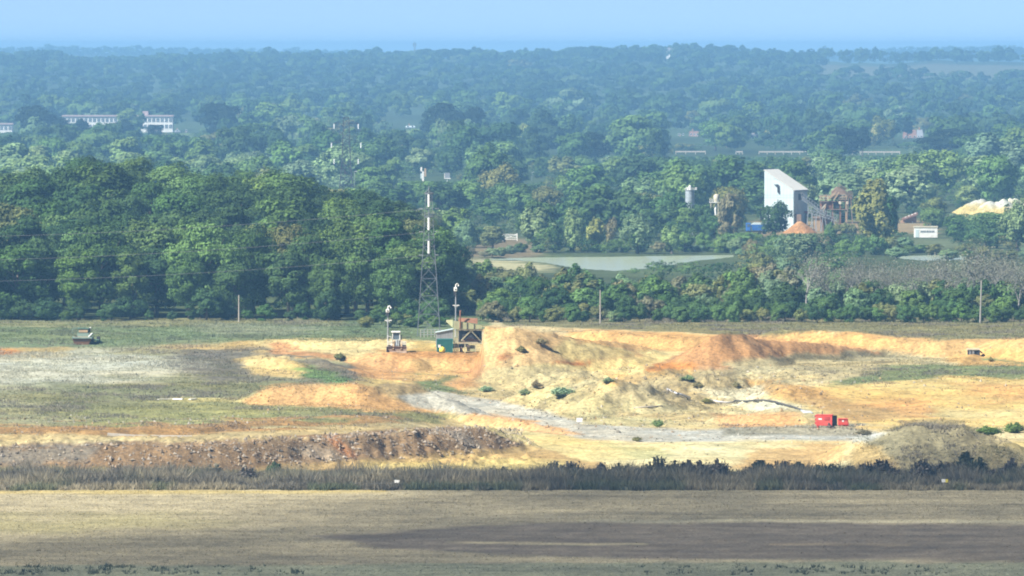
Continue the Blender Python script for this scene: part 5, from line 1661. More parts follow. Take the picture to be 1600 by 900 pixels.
# ---------------------------------------------------------------- green dumper on the left
def dumper():
    f = Frame(131, 1133)
    r = thing("site_dumper", "old green site dumper with brown skip half hidden in the weeds at the left", "dumper", f.p)
    X, Z = f.x, f.z
    zt = Z(528.5)
    # skip: wide flared tray, brown tailgate towards the viewer
    m = MB().hexa([(X(116), 0.25, Z(540)), (X(137), 0.25, Z(540)), (X(138), 2.6, Z(540)), (X(115), 2.6, Z(540))],
                  [(X(112.5), -.1, zt), (X(143), -.1, zt), (X(144), 3.0, zt), (X(112), 3.0, zt)])
    part("skip", m, M['rust'], r)
    m = MB().box(X(112), X(143.5), -.22, -.05, zt - .02, zt + .16).box(X(112), X(112) + .16, -.05, 3, zt, zt + .16).box(X(143.5) - .16, X(143.5), -.05, 3, zt, zt + .16)
    part("skip_rim", m, M['pale_green'], r)
    part("load", MB().box(X(114), X(142), .1, 2.8, zt + .02, zt + .14), M['tan_steel'], r)
    # cab guard and headboard
    part("headboard", MB().box(X(119), X(137), 2.2, 2.35, zt + .1, Z(521.5)), M['pale_green'], r)
    part("cab", MB().box(X(120), X(136.5), 2.6, 4.2, Z(528), Z(515)), M['green'], r, .08)
    part("rear_panel", MB().box(X(121), X(135), 2.52, 2.6, Z(520.5), Z(516.5)), M['tan_steel'], r)
    part("cab_roof", MB().box(X(119), X(137), 2.5, 4.4, Z(515), Z(514)), M['green'], r, .03)
    part("beacon", MB().lathe([(.1, Z(514)), (.1, Z(512.6)), (.04, Z(512.2))], 10, X(139), 3.2), M['white'], r)
    part("air_filter", MB().lathe([(.16, Z(520)), (.16, Z(514.5)), (.1, Z(513.5))], 10, X(137.5), 2.9), M['dark'], r)
    m = MB().bar(f(111, 515, 2.4), f(117.5, 513, 2.6), .08).bar(f(117.5, 513, 2.6), f(124, 513, 2.7), .07).bar(f(111, 515, 2.4), f(111, 522, 2.2), .05)
    part("mirror_bar", m, M['pale_green'], r)
    part("prop", MB().bar(f(138, 526.5, -.1), f(143.5, 521, .6), .16), M['white'], r)
    for u, y in ((118, .9), (141, .9), (118, 3.6), (141, 3.6), (152, 2.4)):
        w = part("wheel", MB().wheel((X(u), y, .55), .62, .5, 18), M['black'], r)
        part("rim", MB().wheel((X(u), y, .55), .3, .53, 12), M['dark'], w)
    part("engine_cover", MB().box(X(144), X(154), 1.4, 3.0, .55, Z(531)).box(X(150), X(157.5), 1.6, 2.8, .4, Z(534)), M['green'], r, .08)
dumper()

# ---------------------------------------------------------------- camera masts
def camera_mast(u, v_top, Y, label, v_arm):
    f = Frame(u, Y)
    r = thing("camera_mast", label, "mast", f.p, 0, "pale masts with camera heads")
    zt = f.z(v_top)
    part("base_plate", MB().lathe([(.3, -.3), (.3, .05), (.12, .12)], 12), M['galv'], r)
    part("pole", MB().tube([(0, 0, -.2), (0, 0, zt * .55), (0, 0, zt * .9)], [.13, .10, .08], 10), M['galv'], r)
    za = f.z(v_arm)
    part("cross_arm", MB().bar((-.45, 0, za), (.55, 0, za), .12).bar((-.2, 0, za - .25), (0, 0, za), .06).bar((.25, 0, za - .25), (0, 0, za), .06), M['white'], r)
    h = part("camera_housing", MB().box(-.28, .22, -.4, .3, zt * .86, zt * .93), M['white'], r, .04)
    part("lens", MB().wheel((-.03, -.42, zt * .895), .11, .06, 12, 'y'), M['black'], h)
    part("junction_box", MB().box(-.3, -.04, -.22, .1, zt * .78, zt * .86), M['dark'], r)
    part("swan_neck", MB().tube([(.0, 0, zt * .93), (.02, 0, zt * .98), (.18, 0, zt), (.38, 0, zt * .985), (.42, 0, zt * .955)], [.09, .09, .09, .08, .12], 8), M['white'], r)
camera_mast(606, 478, 1101, "pale mast with swan-neck camera head standing just behind the wheel loader", 500.5)
camera_mast(712, 443, 1152, "pale mast with swan-neck camera head rising behind the screening plant", 477)

# ---------------------------------------------------------------- red site units
def red_unit(u0, u1, vt, vb, label, big):
    p = ground_at((u0 + u1) / 2, vb, 900)
    f = Frame((u0 + u1) / 2, p.y)
    r = thing("site_tank", label, "site tank", p, math.radians(-7 if big else 3))
    w, h, d = (u1 - u0) * f.s, (vb - vt) * f.s, 1.6 if big else 1.1
    x0, x1 = -w / 2, w / 2
    part("body", MB().box(x0, x1, 0, d, .14, h), M['red'], r, .03)
    part("lid", MB().box(x0 - .03, x1 + .03, -.04, d + .03, h, h + .07), M['red'], r, .02)
    for xs_ in (x0 + .2, x1 - .2):
        part("skid", MB().box(xs_ - .1, xs_ + .1, .02, d, -.25, .14), M['dark_red'], r)
    if big:
        part("hatch", MB().box(x0 + w * .5, x0 + w * .84, -.05, 0, h * .58, h * .9), M['dark_red'], r, .01)
        m = MB()
        for k in range(3):
            m.box(x0 - .16, x0 + .0, .06, .3, h * (.22 + .3 * k), h * (.42 + .3 * k))
        part("end_bracket", m, M['dark_red'], r)["kind"] = "stuff"
        part("smeared_label", MB().box(x0 + w * .14, x0 + w * .36, -.012, .01, h * .62, h * .74), M['white'], r)
        part("shaded_side", MB().hexa([(x1 - .02, -.02, .1), (x1 + .55, .5, .1), (x1 + .53, .54, .1), (x1 - .04, .02, .1)], [(x1 - .02, -.02, h), (x1 + .55, .5, h), (x1 + .53, .54, h), (x1 - .04, .02, h)]), M['dark'], r)  # dark panel stands in for the shade on the unit's right side
        part("lifting_eye", MB().bar((x0 + w * .36, .5, h + .05), (x0 + w * .36, .5, h + .5), .09), M['dark'], r)
        part("tow_frame", MB().bar((x0 + w * .78, -.02, h * .35), (x0 + w * .72, -.35, -.02), .09).bar((x0 + w * .78, -.02, h * .35), (x1 - .05, -.35, -.02), .09).bar((x0 + w * .72, -.35, 0), (x1 + .4, -.3, 0), .1), M['dark'], r)
        part("side_rail", MB().box(x1 + .02, x1 + .2, .5, .7, -.1, h * .25), M['dark'], r)
    else:
        part("notice_panel", MB().box(x0 + w * .38, x0 + w * .56, -.02, .005, h * .62, h * .86), M['white'], r)
        part("side_flange", MB().box(x1, x1 + .1, .05, .2, .1, h * .55).box(x1, x1 + .06, .3, .5, .1, h * .9), M['red'], r)
        part("rib", MB().box(x0, x1, -.04, .0, .16, .26).box(x0, x1, -.04, 0, h - .12, h - .03), M['dark_red'], r)
red_unit(1275, 1300.5, 651, 669, "larger red steel site unit with dark panel as shaded side, beside the sand slope", True)
red_unit(1310, 1325, 656, 667.5, "smaller red steel site unit with a white notice, right of the larger one", False)

# ---------------------------------------------------------------- pipe, hose, site signs, fence posts, small machine
def along(pts, dz, Y0=900):
    out = []
    for u, v in pts:
        p = ground_at(u, v, Y0); p.z += dz
        out.append(p)
    return out
def laid(name, label, cat, pts, rad, m, dz):
    P = along(pts, dz)
    o = link(name, MB().tube([p - P[0] for p in P], rad, 8).mesh(name, m, smooth=True), None, P[0])
    tag(o, label, cat)
laid("steel_pipe", "straight pale pipe lying on the sandy hump", "pipe", [(1042, 611), (1055, 616), (1066, 620), (1078, 624)], .16, M['pipe'], .18)
laid("drain_pipe", "thin dark pipe lying against the straight pale pipe", "pipe", [(1048, 614), (1060, 618.5), (1072, 622.5)], .08, M['hose'], .3)
laid("water_hose", "long dark curving hose from the pale sand down towards the red units", "hose", [(1148, 629.5), (1165, 629), (1180, 627.5), (1195, 627.5), (1210, 630), (1225, 634), (1240, 638), (1252, 643)], .13, M['hose'], .14)
laid("discharge_pipe", "short white pipe on pale sand left of the dark hose", "pipe", [(1108, 627), (1122, 629.5), (1136, 630.5), (1148, 630)], .1, M['pipe'], .12)
laid("plastic_sheet", "crumpled pale blue-grey sheet at the lower end of the hose", "sheet", [(1252, 643), (1258, 646), (1266, 645), (1270, 648)], [.15, .25, .2, .1], M['sheet'], .05)
laid("fallen_pipe", "faint grey pipe half buried in the hump left of the pond road", "pipe", [(990, 641), (1012, 639), (1035, 636)], .1, M['wood'], .08)
# pale slabs
for pts, lab in (([(168, 703), (212, 699), (300, 697)], "long pale concrete slab lying on top of the spoil bank"), ([(247, 626), (270, 625.5), (286, 625)], "white plank lying in the weeds on the left shelf"), ([(296, 626), (306, 625.6)], "short white plank right of the longer white plank")):
    P = along(pts, .12)
    m = MB()
    for a, b in zip(P[:-1], P[1:]):
        m.bar(a - P[0], b - P[0] + (b - a).normalized() * .02, .9 if 'concrete' in lab else .4, .3 if 'concrete' in lab else .16)
    nm = "concrete_slab" if 'concrete' in lab else "white_plank"
    tag(link(nm, m.mesh(nm, M['concrete'] if 'concrete' in lab else M['white']), None, P[0]), lab, "slab" if 'concrete' in lab else "plank")
def sign(u, v0, v1, Y, w, h, label, second=None):
    f = Frame(u, Y)
    zt = f.z(v0)
    r = thing("notice_board", label, "sign", f.p)
    part("post", MB().box(-.04, .04, .03, .1, -.3, zt), M['wood'], r)
    part("board", MB().box(-w / 2, w / 2, -.02, .03, zt - h, zt), M['white'], r)
    if second:
        part("board", MB().box(w / 2 + .01, w / 2 + .3, -.015, .03, zt - h * 1.05, zt - .02), M['yellow'], r, label="orange-yellow board beside the white one")
p = ground_at(905, 671, 860)
sign(905.5, 653, 671, p.y, .75, .5, "white notice board on a post beside the gravel road")
sign(620, 750, 765, 826.5, .55, .3, "small white notice board at the foot of the hedge's middle")
sign(1475, 748.5, 765, 826.5, .4, .35, "small white and orange notice board in the hedge's dark right part", True)
def small_screener():
    p = ground_at(1522, 553.5, 1000)
    f = Frame(1522, p.y + 4)
    r = thing("mobile_screener", "small dark machine with pale top in front of the long orange bank", "machine", f.p)
    X, Z = f.x, f.z
    part("body", MB().box(X(1513), X(1523), 0, 1.6, .1, Z(547)), M['grey'], r, .04)
    part("side_box", MB().box(X(1524), X(1531), .1, 1.5, .35, Z(546.8)), M['dark'], r, .04)
    part("top", MB().box(X(1512), X(1531.5), -.1, 1.7, Z(546.8), Z(545)), M['cream'], r)
    m = MB()
    for u in (1513, 1518, 1523, 1531):
        m.box(X(u) - .07, X(u) + .07, -.08, .06, -.4, Z(546.9))
    part("leg", m, M['dark'], r)["kind"] = "stuff"
    part("chute", MB().bar(f(1531, 548, .8), f(1536, 552, .6), .3, .12), M['dark'], r)
small_screener()
for u, v0, lab in ((1541, 545.5, "short pale post right of the small dark machine"), (1548, 541.5, "tall thin dark post right of the short pale one")):
    f = Frame(u, ground_at(u, 553.5, 1000).y + 3)
    tag(link("marker_post", MB().box(-.08, .08, -.08, .08, -.4, f.z(v0)).mesh("marker_post", M['wood'] if 'pale' in lab else M['brown_steel']), None, f.p), lab, "post", "posts before the long orange bank")
# wooden poles
def pole(u, v0, Y, label, m=M['wood'], r0=.13, lean=0.0, cross=False):
    f = Frame(u, Y)
    mb = MB().tube([(0, 0, -.4), (lean, 0, f.z(v0))], [r0, r0 * .7], 8)
    if cross: mb.bar((-.6 + lean, 0, f.z(v0) - .3), (.6 + lean, 0, f.z(v0) - .3), .12)
    tag(link("wooden_pole", mb.mesh("wooden_pole", m), None, f.p), label, "pole", "wooden poles along the rough grass")
pole(373, 461, 1222, "thin grey wooden pole standing before the wood")
pole(938, 453, 1214, "grey wooden pole standing before the scrub belt")
pole(1532, 438, 1216, "tall pale grey trunk-like pole in front of the bare trees", M['pale_bark'], .16, .2)

# low wire fence by the pylon's foot
def wire_fence(u0, u1, Y, label, n, h=1.2, rails=3):
    f = Frame(u0, Y)
    r = thing("post_fence", label, "fence", f.p)
    P = [foot(u0 + (u1 - u0) * k / n, Y) - f.p for k in range(n + 1)]
    for p in P:
        part("post", MB().box(p.x - .06, p.x + .06, -.06, .06, p.z - .3, p.z + h), M['wood'], r)
    for k in range(rails):
        z = h * (.35 + .6 * k / max(1, rails - 1)) 
        part("rail", MB().tube([(p.x, -.07, p.z + z) for p in P], .035, 4), M['galv'], r)
wire_fence(657, 690, 1150, "low post and rail fence between the loader and the screening plant", 6)

# ---------------------------------------------------------------- lattice towers
def lattice(mb, w0, w1, z0, z1, n, t, first=True):
    """Four tapering legs with X bracing, appended to mb['legs'] and mb['bracing']."""
    def c(k, z):
        w = (w0 + (w1 - w0) * (z - z0) / (z1 - z0)) / 2
        return Vector(((-w, w, w, -w)[k], (-w, -w, w, w)[k], z))
    for k in range(4):
        mb['leg'][k].bar(c(k, z0), c(k, z1), t)
    zs = [z0 + (z1 - z0) * (i / n) ** 0.85 for i in range(n + 1)]
    for a, b in zip(zs[:-1], zs[1:]):
        for k in range(4):
            q = (k + 1) % 4
            mb['brace'].bar(c(k, a), c(q, b), t * .5).bar(c(q, a), c(k, b), t * .5)
            mb['brace'].bar(c(k, b), c(q, b), t * .5)

def pylon(u, v_top, Y, label, levels, along_x, half, w_base, w_waist, w_top, t, z=None, steel='lattice'):
    f = Frame(u, Y, z=z)
    r = thing("electricity_pylon", label, "pylon", f.p, 0, "lattice electricity pylons")
    h = f.z(v_top)
    zs = [f.z(v) for v in levels]
    mb = {'leg': [MB() for _ in range(4)], 'brace': MB()}
    lattice(mb, w_base, w_waist, -.3, zs[-1] - 1.0, 5, t)
    lattice(mb, w_waist, w_top, zs[-1] - 1.0, h, 6, t * .85)
    for k in range(4):
        part("leg", mb['leg'][k], M[steel], r)
    part("bracing", mb['brace'], M[steel], r)["kind"] = "stuff"
    ends = []
    ins = MB()
    L_ = 1.55 if along_x else 1.9
    prof = []
    for k in range(9):
        prof += [(.11, -.12 - k * L_ / 9), (.17, -.16 - k * L_ / 9), (.17, -.22 - k * L_ / 9), (.11, -.26 - k * L_ / 9)]
    ime = ins.lathe([(a * (1.25 if along_x else 1), b) for a, b in prof], 8).mesh("insulator_string", M['porcelain'])
    for (zz, hf) in zip(zs, half):
        for sgn in (-1, 1):
            e = Vector((sgn * hf, 0, zz)) if along_x else Vector((0, sgn * hf, zz))
            a = MB()
            bw = w_top / 2 + .1
            if along_x:
                a.bar((sgn * bw * .6, -bw, zz), e, .12).bar((sgn * bw * .6, bw, zz), e, .12).bar((sgn * bw * .6, 0, zz + 1.1), e + Vector((0, 0, .08)), .1)
                a.bar(e * .5 + Vector((0, 0, zz * .5)), e * .5 + Vector((0, 0, zz * .5 + .55)), .06)
            else:
                a.bar((-bw, sgn * bw * .6, zz), e, .12).bar((bw, sgn * bw * .6, zz), e, .12).bar((0, sgn * bw * .6, zz + 1.1), e + Vector((0, 0, .08)), .1)
            arm = part("cross_arm", a, M[steel], r)
            link("insulator_string", ime, arm, e)
            ends.append(f.p + e - Vector((0, 0, L_ + .3)))
    # arcing horns and step plates seen as small bright dashes beside the body
    m = MB()
    for zz in zs:
        for sgn in (-1, 1):
            q = zz - L_ - .35
            m.box(sgn * (w_top / 2 + .75) - .3, sgn * (w_top / 2 + .75) + .3, -.05, .05, q - .05, q + .05)
    if not along_x:
        part("conductor_clamp", m, M['galv'], r)["kind"] = "stuff"
    part("peak", MB().bar((-w_top / 2, -w_top / 2, h), (0, 0, h + .5), .1).bar((w_top / 2, w_top / 2, h), (0, 0, h + .5), .1).bar((-w_top / 2 - .3, 0, h - .1), (w_top / 2 + .3, 0, h - .1), .14), M[steel], r)
    return f, ends
fN, endsN = pylon(670, 300.5, 1166, "nearer lattice pylon in front of the wood's right end", (302.5, 338.5, 375), False, (2.6, 3.3, 2.6), 3.5, 1.7, 0.9, .085)
fF, endsF = pylon(541, 184, 2350, "farther lattice pylon seen above the wood, with three pairs of white insulators", (193, 222.5, 248), True, (3.7, 4.5, 3.7), 5.0, 2.6, 1.7, .26, steel='dark')

# conductors from the near pylon to the left, out of the frame
def wire(a, b, sag, r, label):
    pts = []
    for k in range(25):
        t = k / 24
        p = a.lerp(b, t)
        p.z -= sag * 4 * t * (1 - t)
        pts.append(p - a)
    o = link("power_line", MB().tube(pts, r, 4).mesh("power_line", M['wire']), None, a)
    tag(o, label, "power line", "power lines of the nearer pylon")
for e, (vl, lab) in zip([endsN[0], endsN[2], endsN[4]], ((368, "upper power line crossing the wood towards the nearer pylon"), (405, "middle power line crossing the wood towards the nearer pylon"), (437, "lowest power line crossing the wood towards the nearer pylon"))):
    wire(e, at(-260, vl + 4, e.y - 6), 1.2, .015, lab)
# ---------------------------------------------------------------- white works building
def works_building():
    Y = 2000
    s = Y / FPX
    zb = foot(1218, Y).z
    base = foot(1240, Y)
    r = thing("works_building", "tall white sheet-clad works building with a steep lean-to roof", "works building", base)
    ang = math.radians(22)
    Lf, Ld = 45 * s / math.cos(ang), 10.5
    dx = Vector((math.cos(ang), -math.sin(ang), 0))
    dy = Vector((math.sin(ang), math.cos(ang), 0))
    B = Vector((0, 0, 0)); A = -dx * Lf; C = dy * Ld; Dd = A + C
    vb = proj(base.x, base.y, base.z)[1]
    hA, hB = (vb - 266) * s, (vb - 297) * s
    up = Vector((0, 0, 1))
    def slab(p, q, zp0, zp1, zq0, zq1, out, t=.12):
        o = out * t
        return MB().hexa([p + up * zp0, q + up * zq0, q + up * zq0 + o, p + up * zp0 + o], [p + up * zp1, q + up * zq1, q + up * zq1 + o, p + up * zp1 + o])
    part("wall", MB().hexa([A, B, C, Dd], [A + up * (hA - .1), B + up * (hB - .1), C + up * (hB - .1), Dd + up * (hA - .1)]), M['white_sheet'], r)
    # cladding sheets on the front, in three lifts with shadow gaps
    n = 9
    for k in range(n):
        p, q = A + dx * (Lf * k / n + .02), A + dx * (Lf * (k + 1) / n - .02)
        top = lambda x: hA + (hB - hA) * x
        cuts = [0.0, (vb - 309) * s, (vb - 305) * s, (vb - 280) * s, 99]
        for z0, z1 in zip(cuts[:-1], cuts[1:]):
            tp, tq = min(z1 - .05, top(k / n)), min(z1 - .05, top((k + 1) / n))
            if tp - z0 < .25: continue
            part("cladding_sheet", slab(p, q, z0 + .03, tp, z0 + .03, max(tq, z0 + .05), -dy, .07), M['white_sheet'], r)
    for k in range(5):
        p, q = B + dy * (Ld * k / 5 + .03), B + dy * (Ld * (k + 1) / 5 - .03)
        part("cladding_sheet", slab(p, q, 0, hB - .15, 0, hB - .15, dx, .07), M['white_sheet'], r)
    # roof in sheets from eave to ridge
    o = .25
    for k in range(6):
        a0, a1 = Ld * k / 6 - (.3 if k == 0 else -.02), Ld * (k + 1) / 6 + (.3 if k == 5 else -.02)
        p0, p1 = A - dx * .1 + dy * a0, A - dx * .1 + dy * a1
        q0, q1 = B + dx * o + dy * a0, B + dx * o + dy * a1
        zq = hB - (hA - hB) / Lf * o
        part("roof_sheet", MB().hexa([p0 + up * hA, q0 + up * zq, q1 + up * zq, p1 + up * hA], [p0 + up * (hA + .14), q0 + up * (zq + .14), q1 + up * (zq + .14), p1 + up * (hA + .14)]), M['roof_sheet'], r)
    part("eave_gutter", slab(B - dy * .3 + dx * .24, C + dx * .24, hB - .45, hB - .2, hB - .45, hB - .2, dx, .16), M['grey'], r)
    # dark duct on the front
    fx = lambda u: A + dx * ((u - 1195) * s / math.cos(ang)) - dy * .35
    m = MB().bar(fx(1211.5) + up * ((vb - 289) * s), fx(1217) + up * ((vb - 289) * s), .3)
    m.bar(fx(1216.3) + up * ((vb - 288.5) * s), fx(1217) + up * ((vb - 301) * s), .38)
    part("duct", m, M['dark'], r)
    # conveyor opening on the end wall
    part("opening", MB().box(0.3, 3.2, -.0, .1, 0, 1.6), M['dark'], r, loc=None).matrix_local = __import__('mathutils').Matrix.Translation(B + dy * 3.2 + dx * .12 + up * ((vb - 313) * s)) @ __import__('mathutils').Matrix.Rotation(math.pi / 2 - ang, 4, 'Z')
    part("lean_to", MB().box((1241 - 1240) * s, (1252 - 1240) * s, .5, 3, 0, (vb - 335) * s), M['brown_steel'], r)
works_building()

# ---------------------------------------------------------------- rusty processing plant, conveyors, piles
def conveyor(name, label, a, b, Y, legs, w=1.0, mat_=None, yb=0.0):
    f = Frame(a[0], Y)
    r = thing(name, label, "conveyor", f.p)
    A, Bv = Vector(f(*a)), Vector(f(*b, yb))
    d = (Bv - A)
    up = Vector((0, 0, 1))
    part("belt", MB().bar(A + up * .1, Bv + up * .1, w, .16), M['dark'], r)
    n = 9
    for sgn in (-1, 1):
        o = Vector((0, sgn * w * .55, 0))
        g = MB().bar(A + o, Bv + o, .14).bar(A + o - up * .8, Bv + o - up * .8, .12)
        for k in range(n):
            g.bar(A + o + d * k / n, A + o + d * (k + .5) / n - up * .8, .08).bar(A + o + d * (k + .5) / n - up * .8, A + o + d * (k + 1) / n, .08)
        part("girder", g, mat_ or M['galv'], r)
        h = MB().bar(A + o + up * .9, Bv + o + up * .9, .08)
        for k in range(n + 1):
            h.bar(A + o + d * k / n, A + o + d * k / n + up * .9, .06)
        part("handrail", h, mat_ or M['galv'], r)
    for t in legs:
        q = A + d * t - up * .8
        for sgn in (-1, 1):
            part("trestle_leg", MB().bar((q.x - .25, sgn * w * .55, q.z), (q.x - .9, sgn * w * .7, -.4), .14).bar((q.x + .25, sgn * w * .55, q.z), (q.x + .9, sgn * w * .7, -.4), .14), mat_ or M['galv'], r)
conveyor("conveyor", "grey inclined conveyor running down from the white works building's end wall", (1252, 306), (1290, 334), 1998, (.35, .7))
conveyor("conveyor", "lower grey conveyor walkway above the orange sand pile's right side", (1262, 327), (1308, 341), 1994, (.2, .55, .85))
conveyor("conveyor", "dark conveyor sloping down to the right from the rusty tower's head", (1310, 292), (1332, 306), 1996, (.8,), 1.1, M['brown_steel'])

def rusty_plant():
    f = Frame(1303, 2000)
    r = thing("processing_plant", "rusty brown processing tower with decks and hoppers right of the white works building", "processing plant", f.p)
    X, Z = f.x, f.z
    for u in (1283, 1291, 1301, 1313, 1322):
        for y in (0, 4):
            part("column", MB().box(X(u) - .14, X(u) + .14, y - .14, y + .14, -.4, Z(305 if u > 1285 else 314)), M['rust'] if u % 2 else M['tan_steel'], r)
    for v in (307, 311, 314.5, 327):
        part("deck", MB().box(X(1281), X(1324), -.4, 4.5, Z(v) - .12, Z(v) + .06), M['tan_steel'] if v < 312 else M['brown_steel'], r)
    m = MB()
    for v in (304.5, 308.5):
        m.bar(f(1281, v, -.4), f(1324, v, -.4), .09)
    for u in range(1281, 1325, 6):
        m.bar(f(u, 311, -.4), f(u, 304.5, -.4), .08)
    part("handrail", m, M['cream'], r)
    part("head_house", MB().prism([(X(1300), Z(304)), (X(1300), Z(299)), (X(1308), Z(292)), (X(1316), Z(295)), (X(1322), Z(302)), (X(1322), Z(304))], .5, 4.0), M['brown_steel'], r)
    m = MB().hexa([(X(1286), .3, Z(326)), (X(1299), .3, Z(326)), (X(1299), 3.5, Z(326)), (X(1286), 3.5, Z(326))], [(X(1282), 0, Z(315.5)), (X(1300), 0, Z(315.5)), (X(1300), 4, Z(315.5)), (X(1282), 4, Z(315.5))])
    part("hopper", m, M['rust'], r)
    part("hopper", MB().hexa([(X(1304), .3, Z(325)), (X(1310), .3, Z(325)), (X(1310), 3.5, Z(325)), (X(1304), 3.5, Z(325))], [(X(1302), 0, Z(315.5)), (X(1313), 0, Z(315.5)), (X(1313), 4, Z(315.5)), (X(1302), 4, Z(315.5))]), M['dark'], r)
    for a, b in (((1295, 309), (1306, 299.5)), ((1293, 312), (1305, 303)), ((1282, 338), (1290, 322)), ((1303, 312), (1311, 300))):
        part("brace", MB().bar(f(*a, -.6), f(*b, -.6), .3), M['tan_steel'], r)
    for u in (1312.5, 1324):
        part("drum", MB().wheel((X(u), .2, Z(317)), .4, 1.5, 16, 'y'), M['cream'], r)
    part("skirt_wall", MB().box(X(1282), X(1304), .8, 3.6, -.2, Z(338)), M['brown_steel'], r)
    part("chute", MB().bar(f(1281, 330, -.5), f(1290, 319, -.5), .5, .25), M['cream'], r)
rusty_plant()
def low_shed(u0, u1, vt, vb, Y, label, mwall, mroof, name="low_shed"):
    f = Frame((u0 + u1) / 2, Y)
    r = thing(name, label, "shed", f.p)
    X, Z = f.x, f.z
    part("wall", MB().box(X(u0), X(u1), 0, 3, -.3, Z(vt + 3)), mwall, r)
    part("roof", MB().box(X(u0) - .3, X(u1) + .3, -.4, 3.3, Z(vt + 3), Z(vt)), mroof, r)
    n = 6
    for k in range(n):
        a = X(u0) + (X(u1) - X(u0)) * (k + .15) / n
        part("door_leaf", MB().box(a, a + (X(u1) - X(u0)) / n * .7, -.06, 0, -.2, Z(vt + 5)), M['tan_steel'], r)
low_shed(1243, 1262, 330, 345, 2008, "low reddish shed between the white works building and the orange pile", M['brown_steel'], M['dark_red'])
low_shed(1272, 1286, 338, 356, 2003, "brown bay wall under the lower conveyor beside the orange pile", M['tan_steel'], M['brown_steel'], "storage_bay")

def heap_mesh(w, d, h, seed, flat=0.0):
    """Tipped sand: several cones run together along a ridge."""
    rng = np.random.default_rng(seed)
    nx, ny = 56, 30
    gx, gy = np.meshgrid(np.linspace(-1, 1, nx) * w / 2, np.linspace(-1, 1, ny) * d / 2)
    z = np.full(gx.shape, -.4)
    n = 1 if flat == 0 else max(3, int(14 * flat))
    for k in range(n):
        t = 0 if n == 1 else (k / (n - 1) * 2 - 1)
        cx, cy = t * (w / 2 - h * 1.2) * (n > 1), rng.uniform(-.12, .12) * d * (n > 1)
        hh = h if n == 1 else h * (rng.uniform(.8, 1.0) - .30 * max(0, -t))
        rr = np.hypot(gx - cx, gy - cy)
        z = np.maximum(z, hh - np.sqrt(rr ** 2 + .2) * (2 * h / min(w, d) if n == 1 else .8))
    z = z + 0.05 * h * fbm(gx * 5 / h + seed, gy * 5 / h, seed, 3)
    V = np.stack([gx, gy, np.maximum(z, -.4)], -1).reshape(-1, 3)
    i = np.arange(nx * ny).reshape(ny, nx)
    F = np.stack([i[:-1, :-1], i[:-1, 1:], i[1:, 1:], i[1:, :-1]], -1).reshape(-1, 4)
    return V, F
def heap(u, vt, vb, wpx, label, cols, seed, flat=0.0, dpt=None, name="sand_pile"):
    Y = row_to_Y(vb)
    p = foot(u, Y)
    h, w = (vb - vt) * Y / FPX, wpx * Y / FPX
    V, F = heap_mesh(w, dpt or w, h, seed, flat)
    t = np.clip((V[:, 2] / h - .35 + .25 * fbm(V[:, 0] * .4, V[:, 1] * .4, 3, 3)) / .25, 0, 1)[:, None]
    c = np.array(cols[0])[None] * (1 - t) + np.array(cols[1])[None] * t
    o = link(name, np_mesh(name, V, F, M['soil'], vert_col=c, smooth=True), None, p)
    tag(o, label, "sand pile", "stockpiles at the works")
heap(1250, 343, 364, 54, "orange sand pile in front of the white works building", (lit(208, 150, 98), lit(214, 160, 108)), 4)
heap(1535, 307, 338, 140, "big stockpile of white sand over yellow sand near the right edge", (lit(226, 200, 130), lit(238, 232, 214)), 9, .55, 26)
heap(1590, 304, 326, 30, "small white sand pile behind the right end of the big white stockpile", (lit(226, 214, 180), lit(238, 232, 214)), 12, .3)
heap(1506, 325, 338, 30, "pinkish sand heap at the left foot of the big white stockpile", (lit(214, 180, 140), lit(220, 190, 150)), 15, .1)

# ---------------------------------------------------------------- silo, cream hopper, cabin, brick building, gate and the rest
def silo():
    f = Frame(1078, 1962)
    r = thing("silo", "tall grey cylindrical silo rising from the trees left of the cream hopper", "silo", f.p)
    X, Z = f.x, f.z
    R = 7.2 * f.s
    part("shell", MB().lathe([(R * .5, .5), (R * .96, Z(330)), (R, Z(326)), (R, Z(297.5))], 28), M['silo'], r)
    m = MB()
    for v in (320, 314, 308, 302):
        m.lathe([(R + .03, Z(v) - .05), (R + .06, Z(v)), (R + .03, Z(v) + .05)], 28)
    part("hoop", m, M['galv'], r)["kind"] = "stuff"
    part("top_deck", MB().lathe([(R * 1.12, Z(297.5)), (R * 1.12, Z(296.6))], 28), M['galv'], r)
    m = MB()
    for k in range(14):
        a = 2 * math.pi * k / 14
        x, y = R * 1.1 * math.cos(a), R * 1.1 * math.sin(a)
        m.bar((x, y, Z(296.6)), (x, y, Z(294)), .06)
        b = 2 * math.pi * (k + 1) / 14
        m.bar((x, y, Z(294)), (R * 1.1 * math.cos(b), R * 1.1 * math.sin(b), Z(294)), .06)
    part("guard_rail", m, M['white'], r)
    part("filter_unit", MB().lathe([(.35, Z(296.6)), (.35, Z(290.5)), (.2, Z(289.6))], 12), M['white'], r)
    part("vent", MB().lathe([(.2, Z(296.6)), (.2, Z(293.4)), (.34, Z(293.2)), (.3, Z(292.4))], 10, X(1074.5), 0).lathe([(.2, Z(296.6)), (.2, Z(294)), (.34, Z(293.8)), (.3, Z(293))], 10, X(1088), 0), M['white'], r)
    for k in range(4):
        a = math.pi / 4 + k * math.pi / 2
        part("leg", MB().bar((R * .8 * math.cos(a), R * .8 * math.sin(a), Z(330)), (R * .85 * math.cos(a), R * .85 * math.sin(a), -.4), .3), M['galv'], r)
silo()
